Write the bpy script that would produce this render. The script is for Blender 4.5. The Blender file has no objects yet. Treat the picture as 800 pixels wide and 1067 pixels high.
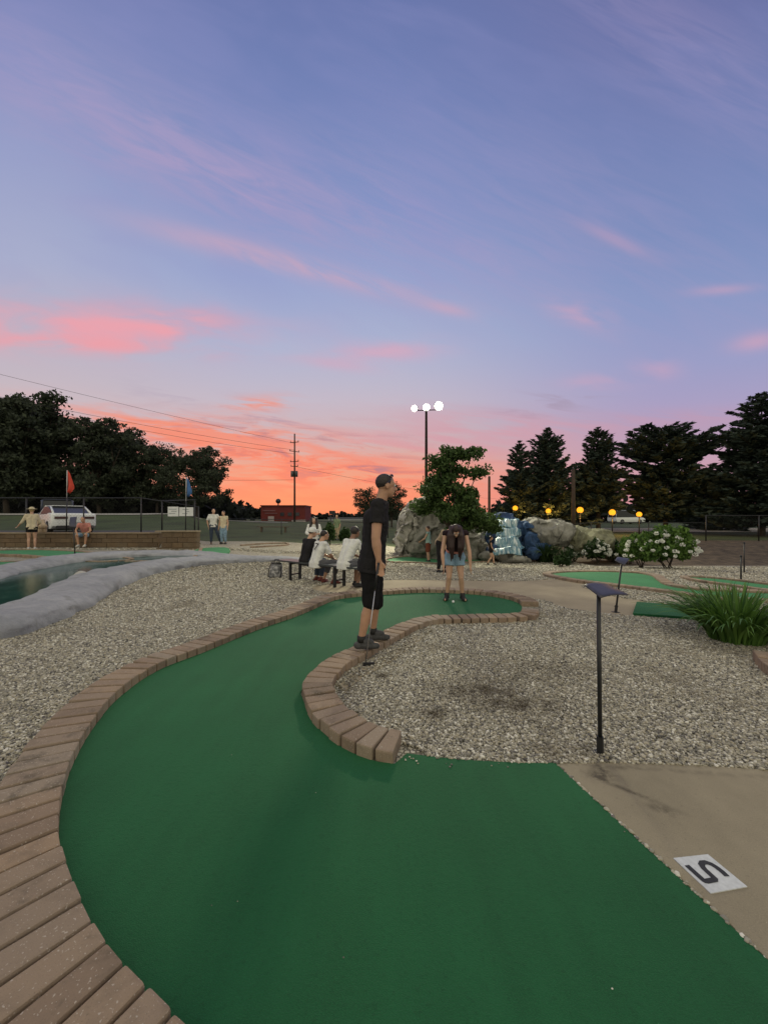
import bpy, bmesh, math, random
import numpy as np
from mathutils import Vector, noise
from mathutils.geometry import tessellate_polygon

rng = np.random.default_rng(7)
random.seed(7)
sc = bpy.context.scene
COL = sc.collection
R = math.radians
H = 1.44          # eye height
F = 410.0         # focal length in photo pixels (photo is 800 wide)
HY = 540.0        # horizon row of the photo

def sstep(a, b, x):
    t = np.clip((np.asarray(x, float) - a) / (b - a), 0, 1)
    return t * t * (3 - 2 * t)

def gz(x, y):
    """height of the ground"""
    x = np.asarray(x, float); y = np.asarray(y, float)
    ys = np.maximum(y, 0.5)
    z = 0.15 * sstep(10, 15, y) * sstep(3.5, 7, -x)
    z = z - 0.45 * sstep(8.5, 17, y) * sstep(-1.5, 3, x) * (1 - sstep(24, 60, y))
    u = x / ys
    left = sstep(0.462, 0.50, -u)
    z = z + 0.52 * left * sstep(17.15, 17.35, y) * sstep(1.0, 2.0, -x)
    z = z + 1.35 * sstep(0.15, 0.6, -u) * sstep(25, 50, y)
    z = z + 0.6 * sstep(25, 70, y) * (1 - sstep(0.15, 0.6, -u))
    z = z + 0.55 * sstep(15.5, 22, y) * sstep(8.5, 13, x) * (1 - sstep(40, 60, y))
    return z

def gzf(x, y): return float(gz(x, y))

def P(px, py, d):
    return Vector(((px - 400) * d / F, d, H - (py - HY) * d / F))

def G(px, py, dz=0.0):
    """point of the ground seen at a photo pixel"""
    y0 = 0.4
    u = (px - 400) / F; k = (py - HY) / F
    ylo, yhi = 0.3, 400.0
    ysamp = np.geomspace(ylo, yhi, 1500)
    f = H - k * ysamp - gz(u * ysamp, ysamp) - dz
    idx = np.nonzero(f <= 0)[0]
    if len(idx) == 0: y = yhi
    else:
        i = max(idx[0], 1)
        a, b = ysamp[i - 1], ysamp[i]
        fa, fb = f[i - 1], f[i]
        y = a + (b - a) * fa / (fa - fb + 1e-12)
    return Vector((u * y, y, gzf(u * y, y) + dz))

# ------------------------------------------------------------------ mesh builder
class MB:
    def __init__(self):
        self.v = []; self.f = []; self.n = 0
    def add(self, verts, faces):
        verts = np.asarray(verts, float).reshape(-1, 3)
        self.v.append(verts)
        o = self.n
        self.f.extend([[i + o for i in f] for f in faces])
        self.n += len(verts)
        return self
    def box(self, c, s, rz=0.0, rx=0.0, ry=0.0, taper=1.0):
        hx, hy, hz = s[0] / 2, s[1] / 2, s[2] / 2
        p = []
        for z in (-1, 1):
            t = taper if z > 0 else 1
            p += [(-hx * t, -hy * t, z * hz), (hx * t, -hy * t, z * hz), (hx * t, hy * t, z * hz), (-hx * t, hy * t, z * hz)]
        p = rot(np.array(p), rx, ry, rz) + np.array(c)
        return self.add(p, [[3, 2, 1, 0], [4, 5, 6, 7], [0, 1, 5, 4], [1, 2, 6, 5], [2, 3, 7, 6], [3, 0, 4, 7]])
    def tube(self, pts, r, n=8, caps=True):
        pts = [np.array(p, float) for p in pts]
        rr = r if hasattr(r, '__len__') else [r] * len(pts)
        rings = []
        prev = None
        for i, p in enumerate(pts):
            if i == 0: t = pts[1] - p
            elif i == len(pts) - 1: t = p - pts[i - 1]
            else: t = pts[i + 1] - pts[i - 1]
            t = t / (np.linalg.norm(t) + 1e-9)
            if prev is None:
                a = np.array([0, 0, 1.0]) if abs(t[2]) < 0.9 else np.array([1.0, 0, 0])
            else: a = prev
            b = np.cross(t, a); b /= np.linalg.norm(b) + 1e-9
            a = np.cross(b, t); prev = a
            for k in range(n):
                w = 2 * math.pi * k / n
                rings.append(p + rr[i] * (math.cos(w) * a + math.sin(w) * b))
        f = []
        for i in range(len(pts) - 1):
            for k in range(n):
                k2 = (k + 1) % n
                f.append([i * n + k, i * n + k2, (i + 1) * n + k2, (i + 1) * n + k])
        if caps:
            f.append(list(range(n))[::-1]); f.append([(len(pts) - 1) * n + k for k in range(n)])
        return self.add(rings, f)
    def capsule(self, p0, r0, p1, r1, n=12, flat=(False, False)):
        p0 = np.array(p0, float); p1 = np.array(p1, float)
        d = p1 - p0; L = np.linalg.norm(d); d = d / (L + 1e-9)
        pts = []; rs = []
        if not flat[0]:
            for a in (85, 60, 35, 15):
                pts.append(p0 - d * r0 * math.sin(R(a))); rs.append(r0 * math.cos(R(a)))
        pts.append(p0); rs.append(r0); pts.append(p1); rs.append(r1)
        if not flat[1]:
            for a in (15, 35, 60, 85):
                pts.append(p1 + d * r1 * math.sin(R(a))); rs.append(r1 * math.cos(R(a)))
        return self.tube(pts, rs, n)
    def chain(self, pts, rs, n=12):
        for i in range(len(pts) - 1):
            self.capsule(pts[i], rs[i], pts[i + 1], rs[i + 1], n)
        return self
    def ell(self, c, ax, M=None, nu=14, nv=9):
        c = np.array(c, float)
        p = []; f = []
        for j in range(nv + 1):
            th = math.pi * j / nv
            for i in range(nu):
                ph = 2 * math.pi * i / nu
                p.append((ax[0] * math.sin(th) * math.cos(ph), ax[1] * math.sin(th) * math.sin(ph), ax[2] * math.cos(th)))
        p = np.array(p)
        if M is not None: p = p @ np.array(M)      # rows of M = local axes in world
        for j in range(nv):
            for i in range(nu):
                i2 = (i + 1) % nu
                f.append([j * nu + i, (j + 1) * nu + i, (j + 1) * nu + i2, j * nu + i2])
        return self.add(p + c, f)
    def prism(self, poly, z0, z1):
        n = len(poly)
        p = [(a[0], a[1], z0) for a in poly] + [(a[0], a[1], z1) for a in poly]
        f = [list(range(n))[::-1], [n + i for i in range(n)]]
        f += [[i, (i + 1) % n, n + (i + 1) % n, n + i] for i in range(n)]
        return self.add(p, f)
    def arr(self):
        return np.concatenate(self.v) if self.v else np.zeros((0, 3))
    def build(self, name, m, parent=None, smooth=False):
        return mesh_obj(name, self.arr(), self.f, m, parent, smooth)

def rot(p, rx=0, ry=0, rz=0):
    p = np.asarray(p, float)
    for a, (i, j) in ((rx, (1, 2)), (ry, (2, 0)), (rz, (0, 1))):
        if a:
            c, s = math.cos(a), math.sin(a)
            q = p.copy()
            q[..., i] = c * p[..., i] - s * p[..., j]
            q[..., j] = s * p[..., i] + c * p[..., j]
            p = q
    return p

def mesh_obj(name, verts, faces, m, parent=None, smooth=False):
    me = bpy.data.meshes.new(name)
    v = np.asarray(verts, float)
    if parent is not None:
        v = v - np.array(total_loc(parent))
    me.from_pydata(v.tolist(), [], faces)
    if m is not None: me.materials.append(m)
    if smooth: me.polygons.foreach_set('use_smooth', [True] * len(me.polygons))
    me.update()
    o = bpy.data.objects.new(name, me); COL.objects.link(o)
    if parent is not None: o.parent = parent
    return o

def total_loc(o):
    l = Vector(o.location)
    while o.parent is not None:
        o = o.parent; l = l + o.location
    return l

def quads_obj(name, verts, m, parent=None, nper=4):
    """many separate quads at once, verts (N*4,3)"""
    v = np.asarray(verts, np.float32).reshape(-1, 3)
    if parent is not None: v = v - np.array(total_loc(parent), np.float32)
    n = len(v) // nper
    me = bpy.data.meshes.new(name)
    me.vertices.add(len(v)); me.vertices.foreach_set('co', v.ravel())
    me.loops.add(len(v)); me.loops.foreach_set('vertex_index', np.arange(len(v), dtype=np.int32))
    me.polygons.add(n); me.polygons.foreach_set('loop_start', np.arange(0, len(v), nper, dtype=np.int32))
    me.update(calc_edges=True); me.validate()
    me.materials.append(m)
    o = bpy.data.objects.new(name, me); COL.objects.link(o)
    if parent is not None: o.parent = parent
    return o

def tag(o, label=None, cat=None, group=None, kind=None):
    if label: o['label'] = label
    if cat: o['category'] = cat
    if group: o['group'] = group
    if kind: o['kind'] = kind
    return o

def thing(name, loc, label, cat, group=None):
    e = bpy.data.objects.new(name, None); COL.objects.link(e)
    e.location = Vector(loc); e.empty_display_size = 0.2
    return tag(e, label, cat, group)

def remesh(mb, voxel, smooth=4, keep=None):
    """voxel-union of the shapes in mb -> (verts, faces)"""
    me = bpy.data.meshes.new('tmp'); me.from_pydata(mb.arr().tolist(), [], mb.f); me.update()
    o = bpy.data.objects.new('tmp', me); COL.objects.link(o)
    md = o.modifiers.new('r', 'REMESH'); md.mode = 'VOXEL'; md.voxel_size = voxel
    if smooth:
        s = o.modifiers.new('s', 'SMOOTH'); s.factor = 0.5; s.iterations = smooth
    dg = bpy.context.evaluated_depsgraph_get(); dg.update()
    em = bpy.data.meshes.new_from_object(o.evaluated_get(dg))
    v = np.empty(len(em.vertices) * 3); em.vertices.foreach_get('co', v)
    f = [list(p.vertices) for p in em.polygons]
    bpy.data.objects.remove(o); bpy.data.meshes.remove(me); bpy.data.meshes.remove(em)
    return v.reshape(-1, 3), f

def rebuild(mb, name, m, parent, voxel, smooth=4, disp=None):
    v, f = remesh(mb, voxel, smooth)
    if disp: v = disp(v)
    return mesh_obj(name, v, f, m, parent, True)

# ------------------------------------------------------------------ node expressions
class E:
    """a socket with arithmetic"""
    def __init__(s, nt, sock): s.nt = nt; s.s = sock
    def _m(s, op, *a):
        n = s.nt.nodes.new('ShaderNodeMath'); n.operation = op
        for i, q in enumerate((s,) + a):
            if isinstance(q, E): s.nt.links.new(q.s, n.inputs[i])
            else: n.inputs[i].default_value = q
        return E(s.nt, n.outputs[0])
    def __add__(s, o): return s._m('ADD', o)
    __radd__ = __add__
    def __sub__(s, o): return s._m('SUBTRACT', o)
    def __rsub__(s, o): return s._m('MULTIPLY', -1.0)._m('ADD', o)
    def __mul__(s, o): return s._m('MULTIPLY', o)
    __rmul__ = __mul__
    def __truediv__(s, o): return s._m('DIVIDE', o)
    def pow(s, o): return s._m('POWER', o)
    def abs(s): return s._m('ABSOLUTE')
    def max(s, o): return s._m('MAXIMUM', o)
    def min(s, o): return s._m('MINIMUM', o)
    def exp(s): return s._m('EXPONENT')
    def clamp(s): return s.max(0.0).min(1.0)
    def ss(s, a, b):
        n = s.nt.nodes.new('ShaderNodeMapRange'); n.interpolation_type = 'SMOOTHSTEP'
        s.nt.links.new(s.s, n.inputs['Value'])
        n.inputs['From Min'].default_value = a; n.inputs['From Max'].default_value = b
        return E(s.nt, n.outputs[0])

def lin(c):
    return tuple(((x / 255) / 12.92 if x / 255 <= 0.04045 else ((x / 255 + 0.055) / 1.055) ** 2.4) for x in c) + (1.0,)

def mixc(nt, fac, a, b, mode='MIX'):
    n = nt.nodes.new('ShaderNodeMix'); n.data_type = 'RGBA'; n.blend_type = mode
    for key, q in ((0, fac), (6, a), (7, b)):
        if isinstance(q, E): nt.links.new(q.s, n.inputs[key])
        elif hasattr(q, 'links'): nt.links.new(q, n.inputs[key])
        else: n.inputs[key].default_value = q if key == 0 else (tuple(q) + (1.0,))[:4]
    return n.outputs[2]

def ramp(nt, fac, stops):
    n = nt.nodes.new('ShaderNodeValToRGB')
    el = n.color_ramp.elements
    while len(el) < len(stops): el.new(0.5)
    for e, (p, c) in zip(el, stops):
        e.position = p; e.color = (tuple(c) + (1.0,))[:4]
    nt.links.new(fac.s if isinstance(fac, E) else fac, n.inputs[0])
    return n.outputs[0]

def new_mat(name):
    m = bpy.data.materials.new(name); m.use_nodes = True
    nt = m.node_tree; b = nt.nodes['Principled BSDF']
    return m, nt, b

def obj_co(nt):
    n = nt.nodes.new('ShaderNodeTexCoord'); return n.outputs['Object']

def geo_pos(nt):
    n = nt.nodes.new('ShaderNodeNewGeometry'); return n.outputs['Position']

def tnoise(nt, co, scale, detail=4, rough=0.5, out='Fac', sc3=None):
    if sc3 is not None:
        mp = nt.nodes.new('ShaderNodeMapping'); mp.inputs['Scale'].default_value = sc3
        nt.links.new(co, mp.inputs[0]); co = mp.outputs[0]
    n = nt.nodes.new('ShaderNodeTexNoise'); n.inputs['Scale'].default_value = scale
    n.inputs['Detail'].default_value = detail; n.inputs['Roughness'].default_value = rough
    nt.links.new(co, n.inputs['Vector'])
    return E(nt, n.outputs[out]) if out == 'Fac' else n.outputs[out]

def bump(nt, b, h, strength=0.5, dist=0.01):
    n = nt.nodes.new('ShaderNodeBump'); n.inputs['Strength'].default_value = strength; n.inputs['Distance'].default_value = dist
    nt.links.new(h.s if isinstance(h, E) else h, n.inputs['Height'])
    nt.links.new(n.outputs[0], b.inputs['Normal'])

def mat(name, base, rough=0.8, var=0.25, scale=8.0, bmp=0.0, bscale=None, bdist=0.01, metal=0.0, island=0.0, spec=None, base2=None, detail=4):
    """principled with a mottled base colour, optional per-piece variation and bump"""
    m, nt, b = new_mat(name)
    co = obj_co(nt)
    f = tnoise(nt, co, scale, detail)
    base = np.array(base[:3])
    c2 = np.array(base2) if base2 is not None else base * (1 + var)
    c1 = base * (1 - var)
    colr = ramp(nt, f, [(0.3, c1), (0.7, c2)])
    if island:
        g = nt.nodes.new('ShaderNodeNewGeometry')
        r_ = E(nt, g.outputs['Random Per Island'])
        v = r_ * (2 * island) + (1 - island)
        n = nt.nodes.new('ShaderNodeVectorMath'); n.operation = 'SCALE'
        nt.links.new(colr, n.inputs[0]); nt.links.new(v.s, n.inputs['Scale']); colr = n.outputs[0]
    nt.links.new(colr, b.inputs['Base Color'])
    b.inputs['Roughness'].default_value = rough; b.inputs['Metallic'].default_value = metal
    if spec is not None: b.inputs['Specular IOR Level'].default_value = spec
    if bmp: bump(nt, b, tnoise(nt, co, bscale or scale * 4, 5, 0.6), bmp, bdist)
    return m

def emit(name, c, s):
    m, nt, b = new_mat(name)
    b.inputs['Base Color'].default_value = (0.8, 0.8, 0.8, 1)
    b.inputs['Emission Color'].default_value = (tuple(c) + (1.0,))[:4]; b.inputs['Emission Strength'].default_value = s
    return m

# ------------------------------------------------------------------ camera
cam = bpy.data.cameras.new('Camera'); camo = bpy.data.objects.new('Camera', cam); COL.objects.link(camo)
camo.location = (0, 0, H); camo.rotation_euler = (R(90), 0, 0)
cam.sensor_fit = 'VERTICAL'; cam.sensor_height = 36.0
cam.lens = F / 1067.0 * 36.0
cam.shift_y = (HY - 533.5) / 1067.0
cam.clip_start = 0.05; cam.clip_end = 6000
sc.camera = camo
sc.view_settings.view_transform = 'Standard'; sc.view_settings.look = 'None'
sc.view_settings.exposure = 0; sc.view_settings.gamma = 1

# ------------------------------------------------------------------ sky
SKY_FILL = (0.93, 0.87, 0.69)   # warm fill light added in the unseen sky behind the camera and overhead
def build_world():
    w = bpy.data.worlds.new('World'); sc.world = w; w.use_nodes = True
    nt = w.node_tree; nt.nodes.clear()
    out = nt.nodes.new('ShaderNodeOutputWorld'); bg = nt.nodes.new('ShaderNodeBackground')
    tc = nt.nodes.new('ShaderNodeTexCoord'); sp = nt.nodes.new('ShaderNodeSeparateXYZ')
    nt.links.new(tc.outputs['Generated'], sp.inputs[0])
    x, y, z = (E(nt, sp.outputs[i]) for i in range(3))
    yy = y.abs().max(0.12)
    U = x / yy            # tangent of azimuth from the sunset direction
    V = z / yy            # tangent-like height
    hyp = (x * x + y * y + 1e-5).pow(0.5)
    T = (V * 0.6 + (z / hyp) * 0.4).max(0.0) / 1.4     # height for the colour bands
    T = T.clamp()
    # colour bands with height: three directions (left, centre, right)
    L_ = [(0.0, (240, 112, 88)), (0.07, (230, 146, 128)), (0.12, (214, 172, 172)), (0.20, (200, 182, 190)), (0.30, (182, 178, 198)), (0.42, (164, 170, 204)), (0.60, (143, 153, 199)), (0.80, (122, 133, 188)), (1.0, (108, 116, 175))]
    C_ = [(0.0, (252, 126, 62)), (0.05, (246, 132, 84)), (0.09, (232, 156, 126)), (0.135, (206, 172, 172)), (0.21, (194, 182, 198)), (0.31, (168, 176, 208)), (0.43, (143, 158, 205)), (0.56, (122, 141, 196)), (0.76, (103, 123, 182)), (1.0, (92, 108, 168))]
    R_ = [(0.0, (222, 140, 150)), (0.07, (204, 150, 166)), (0.13, (186, 154, 182)), (0.19, (166, 154, 194)), (0.26, (147, 152, 198)), (0.36, (128, 146, 196)), (0.48, (112, 134, 188)), (0.66, (104, 121, 178)), (0.84, (97, 108, 166)), (1.0, (88, 99, 156))]
    def rmp(st): return ramp(nt, T, [(p, lin(c)) for p, c in st])
    a = mixc(nt, U.ss(-0.95, -0.25), rmp(L_), rmp(C_))
    colr = mixc(nt, U.ss(-0.05, 0.75), a, rmp(R_))
    # cloud coordinates: pixels-like units on the sky, fixed to compass directions
    PX = U * F + 400.0; PY = V * (-F) + HY
    cb = nt.nodes.new('ShaderNodeCombineXYZ'); nt.links.new(PX.s, cb.inputs[0]); nt.links.new(PY.s, cb.inputs[1]); nt.links.new(y.s, cb.inputs[2])
    def ns(rz, sx, sy, detail=6, rough=0.55, dist=0.0, off=(0, 0, 0)):
        mp = nt.nodes.new('ShaderNodeMapping')
        mp.vector_type = 'TEXTURE'
        mp.inputs['Rotation'].default_value = (0, 0, R(rz)); mp.inputs['Scale'].default_value = (sx, sy, 1)
        mp.inputs['Location'].default_value = off
        nt.links.new(cb.outputs[0], mp.inputs[0])
        n = nt.nodes.new('ShaderNodeTexNoise'); n.inputs['Scale'].default_value = 1.0; n.inputs['Detail'].default_value = detail
        n.inputs['Roughness'].default_value = rough; n.inputs['Distortion'].default_value = dist
        nt.links.new(mp.outputs[0], n.inputs['Vector'])
        return E(nt, n.outputs[0])
    n_big = ns(24, 150, 50, 3, 0.5, 0.4)
    n_wisp = ns(25, 95, 16, 7, 0.62, 0.6)
    n_low = ns(8, 95, 11, 7, 0.6, 0.5, (40, 13, 0))
    n_low2 = ns(4, 60, 9, 6, 0.62, 0.7, (440, 713, 0))
    n_puff = ns(6, 85, 26, 5, 0.5, 0.3, (11, 57, 0))
    def blob(cx, cy, sx, sy, rz):
        c, s = math.cos(R(rz)), math.sin(R(rz))
        dx = PX - cx; dy = PY - cy
        u = (dx * c + dy * s) / sx; v = (dy * c - dx * s) / sy
        return ((u * u + v * v) * -1.0).exp()
    def layer(colr, fac, c, k=1.0): return mixc(nt, (fac * k).clamp(), colr, lin(c))
    # wide faint lavender wisps
    wis = blob(90, 110, 330, 52, 27) + blob(240, 190, 170, 34, 22) * 0.9 + blob(640, 230, 230, 60, 30) * 0.5 + blob(720, 60, 200, 60, 35) * 0.55 + blob(470, 240, 200, 46, 27) * 0.7
    colr = layer(colr, wis * n_wisp.ss(0.20, 0.80), (166, 150, 194), 0.60)
    colr = layer(colr, n_big.ss(0.45, 0.75) * T.ss(0.2, 0.5), (140, 140, 196), 0.22)
    st = blob(325, 281, 125, 11, 14.5) * (n_wisp.ss(0.2, 0.62)) + blob(467, 322, 26, 6, 12) * 0.8 + blob(215, 250, 90, 12, 15) * 0.55
    colr = layer(colr, st, (196, 162, 190), 0.75)
    # salmon puffs
    pf = (blob(70, 340, 165, 25, 3) * 1.15 + blob(195, 336, 48, 18, 3) * 0.6) * n_puff.ss(0.25, 0.72)
    colr = layer(colr, pf, (232, 152, 166), 0.95)
    pf2 = (blob(90, 358, 120, 9, 3)) * n_puff.ss(0.38, 0.62)
    colr = layer(colr, pf2, (242, 142, 150), 0.7)
    pk = blob(402, 366, 56, 11, -3) * n_puff.ss(0.3, 0.6) + blob(350, 380, 40, 6, 8) * 0.5 + blob(605, 328, 36, 13, 22) * n_puff.ss(0.28, 0.62) * 0.75 + blob(640, 250, 40, 7, 25) * 0.4
    pk = pk + blob(788, 356, 26, 9, -10) * 0.75 + blob(752, 302, 32, 5, -4) * 0.5 + blob(680, 385, 26, 11, 0) * 0.6 * n_puff.ss(0.3, 0.6) + blob(620, 398, 36, 8, 0) * 0.5 * n_puff.ss(0.3, 0.6)
    colr = layer(colr, pk, (216, 162, 186), 0.75)
    # glowing streaks low over the horizon
    lo = (blob(165, 450, 150, 15, 10) + blob(330, 474, 170, 17, 4) + blob(240, 446, 110, 11, 4) * 0.9 + blob(270, 421, 34, 8, -4) * 1.1) * n_low.ss(0.40, 0.58)
    colr = layer(colr, lo, (240, 130, 100), 0.85)
    lo2 = (blob(330, 498, 190, 26, 3) + blob(250, 470, 160, 20, 8)) * n_low2.ss(0.42, 0.60)
    colr = layer(colr, lo2, (250, 112, 66), 0.8)
    dk = (blob(290, 462, 150, 26, 5) + blob(380, 492, 60, 8, 0)) * n_low2.ss(0.50, 0.66)
    colr = layer(colr, dk, (170, 118, 134), 0.7)
    dk2 = (blob(250, 432, 90, 16, 12) + blob(560, 425, 70, 14, -14)) * n_low.ss(0.50, 0.66)
    colr = layer(colr, dk2, (164, 146, 172), 0.7)
    pr = (blob(520, 444, 110, 15, 5) + blob(690, 438, 120, 10, -3) * 0.5 + blob(450, 462, 90, 15, 2) * 1.1) * n_low.ss(0.30, 0.58)
    colr = layer(colr, pr, (212, 144, 160), 0.6)
    hs = nt.nodes.new('ShaderNodeHueSaturation'); hs.inputs['Saturation'].default_value = 0.90; nt.links.new(colr, hs.inputs['Color']); colr = hs.outputs[0]
    # added warm fill behind and overhead, out of view; blue-grey below the horizon
    back = y.ss(0.12, -0.35).max(z.ss(0.80, 0.97))
    colr = mixc(nt, back, colr, SKY_FILL)
    colr = mixc(nt, z.ss(0.0, -0.06), colr, lin((92, 92, 100)))
    # a little of the physical sky, with its sun just on the horizon
    sk = nt.nodes.new('ShaderNodeTexSky'); sk.sky_type = 'NISHITA'; sk.sun_disc = False
    sk.sun_elevation = R(1.0); sk.sun_rotation = R(-14)
    ad = nt.nodes.new('ShaderNodeVectorMath'); ad.operation = 'MULTIPLY_ADD'
    nt.links.new(sk.outputs[0], ad.inputs[0]); ad.inputs[1].default_value = (0.006, 0.006, 0.006); nt.links.new(colr, ad.inputs[2])
    nt.links.new(ad.outputs[0], bg.inputs[0]); bg.inputs[1].default_value = 1.0
    nt.links.new(bg.outputs[0], out.inputs[0])
    w.cycles.sampling_method = 'MANUAL'; w.cycles.sample_map_resolution = 512
build_world()
sun = bpy.data.lights.new('Sun', 'SUN'); sun.energy = 0.12; sun.angle = R(25); sun.color = (1.0, 0.55, 0.38)
suno = bpy.data.objects.new('Sun', sun); COL.objects.link(suno)
sd = Vector((math.sin(R(-14)) * math.cos(R(6)), math.cos(R(-14)) * math.cos(R(6)), math.sin(R(6))))
suno.rotation_euler = sd.to_track_quat('Z', 'Y').to_euler()
# ================================================================== materials
def turf_mat(name, base, mott=0.22):
    m, nt, b = new_mat(name)
    co = geo_pos(nt)
    big = tnoise(nt, co, 1.1, 3, 0.55)
    streak = tnoise(nt, co, 1.0, 4, 0.6, sc3=(7, 1.2, 1))
    fine = tnoise(nt, co, 240, 2, 0.7)
    mid = tnoise(nt, co, 55, 3, 0.7)
    base = np.array(base)
    c = ramp(nt, big * 0.6 + streak * 0.4, [(0.32, base * (1 - mott)), (0.68, base * (1 + mott))])
    c = mixc(nt, fine.ss(0.35, 0.7), c, tuple(base * 1.75), 'MIX') if False else c
    c = mixc(nt, (fine.ss(0.40, 0.75) * 0.5), c, tuple(base * np.array([1.5, 1.7, 1.6])))
    c = mixc(nt, (mid.ss(0.52, 0.75) * 0.35), c, tuple(base * 0.5))
    nt.links.new(c, b.inputs['Base Color'])
    b.inputs['Roughness'].default_value = 0.85; b.inputs['Specular IOR Level'].default_value = 0.25
    b.inputs['Sheen Weight'].default_value = 0.10; b.inputs['Sheen Roughness'].default_value = 0.5
    b.inputs['Sheen Tint'].default_value = (0.35, 0.8, 0.5, 1)
    bump(nt, b, fine * 0.6 + mid * 0.6, 0.7, 0.006)
    return m

def gravel_mat(name, cell=34.0, dark=1.0):
    m, nt, b = new_mat(name)
    co = geo_pos(nt)
    v = nt.nodes.new('ShaderNodeTexVoronoi'); v.inputs['Scale'].default_value = cell; nt.links.new(co, v.inputs['Vector'])
    v2 = nt.nodes.new('ShaderNodeTexVoronoi'); v2.feature = 'DISTANCE_TO_EDGE'; v2.inputs['Scale'].default_value = cell; nt.links.new(co, v2.inputs['Vector'])
    sp = nt.nodes.new('ShaderNodeSeparateColor'); nt.links.new(v.outputs['Color'], sp.inputs[0])
    r0 = E(nt, sp.outputs[0])
    c = ramp(nt, r0, [(0.0, np.array((0.26, 0.24, 0.20)) * dark), (0.3, np.array((0.38, 0.35, 0.285)) * dark), (0.7, np.array((0.48, 0.44, 0.35)) * dark), (1.0, np.array((0.60, 0.57, 0.50)) * dark)])
    edge = E(nt, v2.outputs['Distance']).ss(0.0, 0.16)
    c = mixc(nt, edge, tuple(np.array((0.17, 0.155, 0.125)) * dark), c)
    patch = tnoise(nt, co, 0.55, 4, 0.6)
    c = mixc(nt, patch.ss(0.42, 0.72) * 0.4, c, (0.30, 0.26, 0.18))
    nt.links.new(c, b.inputs['Base Color']); b.inputs['Roughness'].default_value = 0.85; b.inputs['Specular IOR Level'].default_value = 0.3
    bump(nt, b, edge * 0.7 + r0 * 0.5, 0.9, 0.02)
    return m

def stone_mat():
    m, nt, b = new_mat('gravel_stone')
    g = nt.nodes.new('ShaderNodeNewGeometry')
    co = g.outputs['Position']
    r0 = E(nt, g.outputs['Random Per Island'])
    c = ramp(nt, r0, [(0.0, (0.065, 0.06, 0.055)), (0.13, (0.16, 0.15, 0.135)), (0.38, (0.29, 0.27, 0.215)), (0.60, (0.41, 0.375, 0.295)), (0.78, (0.36, 0.315, 0.23)), (0.88, (0.56, 0.53, 0.45)), (1.0, (0.74, 0.71, 0.63))])
    n = tnoise(nt, co, 130, 3, 0.6)
    c = mixc(nt, n.ss(0.5, 0.75) * 0.35, c, (0.22, 0.19, 0.15))
    # damp, dirty patches in the bed
    pt = tnoise(nt, co, 1.3, 4, 0.6)
    c = mixc(nt, pt.ss(0.54, 0.70) * 0.5, c, (0.16, 0.135, 0.095))
    sx = nt.nodes.new('ShaderNodeSeparateXYZ'); nt.links.new(co, sx.inputs[0])
    X, Y = E(nt, sx.outputs[0]), E(nt, sx.outputs[1]); tot = None
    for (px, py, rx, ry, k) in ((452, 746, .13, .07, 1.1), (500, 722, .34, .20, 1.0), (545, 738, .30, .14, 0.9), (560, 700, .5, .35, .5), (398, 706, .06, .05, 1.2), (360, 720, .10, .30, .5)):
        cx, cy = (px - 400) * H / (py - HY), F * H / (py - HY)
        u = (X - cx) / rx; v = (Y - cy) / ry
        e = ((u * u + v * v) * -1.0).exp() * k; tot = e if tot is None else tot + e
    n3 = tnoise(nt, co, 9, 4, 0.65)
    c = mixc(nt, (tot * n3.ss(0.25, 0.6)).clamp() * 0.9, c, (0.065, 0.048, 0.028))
    nt.links.new(c, b.inputs['Base Color']); b.inputs['Roughness'].default_value = 0.7; b.inputs['Specular IOR Level'].default_value = 0.4
    return m

def concrete_mat(name, base, stains=()):
    m, nt, b = new_mat(name)
    co = geo_pos(nt)
    base = np.array(base)
    f = tnoise(nt, co, 1.7, 5, 0.65); g = tnoise(nt, co, 210, 3, 0.7); sp = tnoise(nt, co, 60, 2, 0.5)
    c = ramp(nt, f, [(0.3, base * 0.82), (0.7, base * 1.14)])
    c = mixc(nt, g.ss(0.5, 0.8) * 0.55, c, tuple(base * 1.55))
    c = mixc(nt, g.ss(0.48, 0.25) * 0.5, c, tuple(base * 0.55))
    c = mixc(nt, sp.ss(0.62, 0.74) * 0.35, c, tuple(base * 0.6))
    if stains:
        s = nt.nodes.new('ShaderNodeSeparateXYZ'); nt.links.new(co, s.inputs[0])
        X, Y = E(nt, s.outputs[0]), E(nt, s.outputs[1])
        tot = None
        n2 = tnoise(nt, co, 16, 5, 0.7)
        for (cx, cy, sx, sy, a, k) in stains:
            cc, ss_ = math.cos(a), math.sin(a)
            dx = X - cx; dy = Y - cy
            u = (dx * cc + dy * ss_) / sx; v = (dy * cc - dx * ss_) / sy
            e = ((u * u + v * v) * -1.0).exp() * k
            tot = e if tot is None else tot + e
        c = mixc(nt, (tot * n2.ss(0.3, 0.62)).clamp() * 0.85, c, (0.055, 0.045, 0.035))
    nt.links.new(c, b.inputs['Base Color']); b.inputs['Roughness'].default_value = 0.9; b.inputs['Specular IOR Level'].default_value = 0.25
    bump(nt, b, g * 0.7 + sp * 0.3, 0.35, 0.004)
    return m

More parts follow.
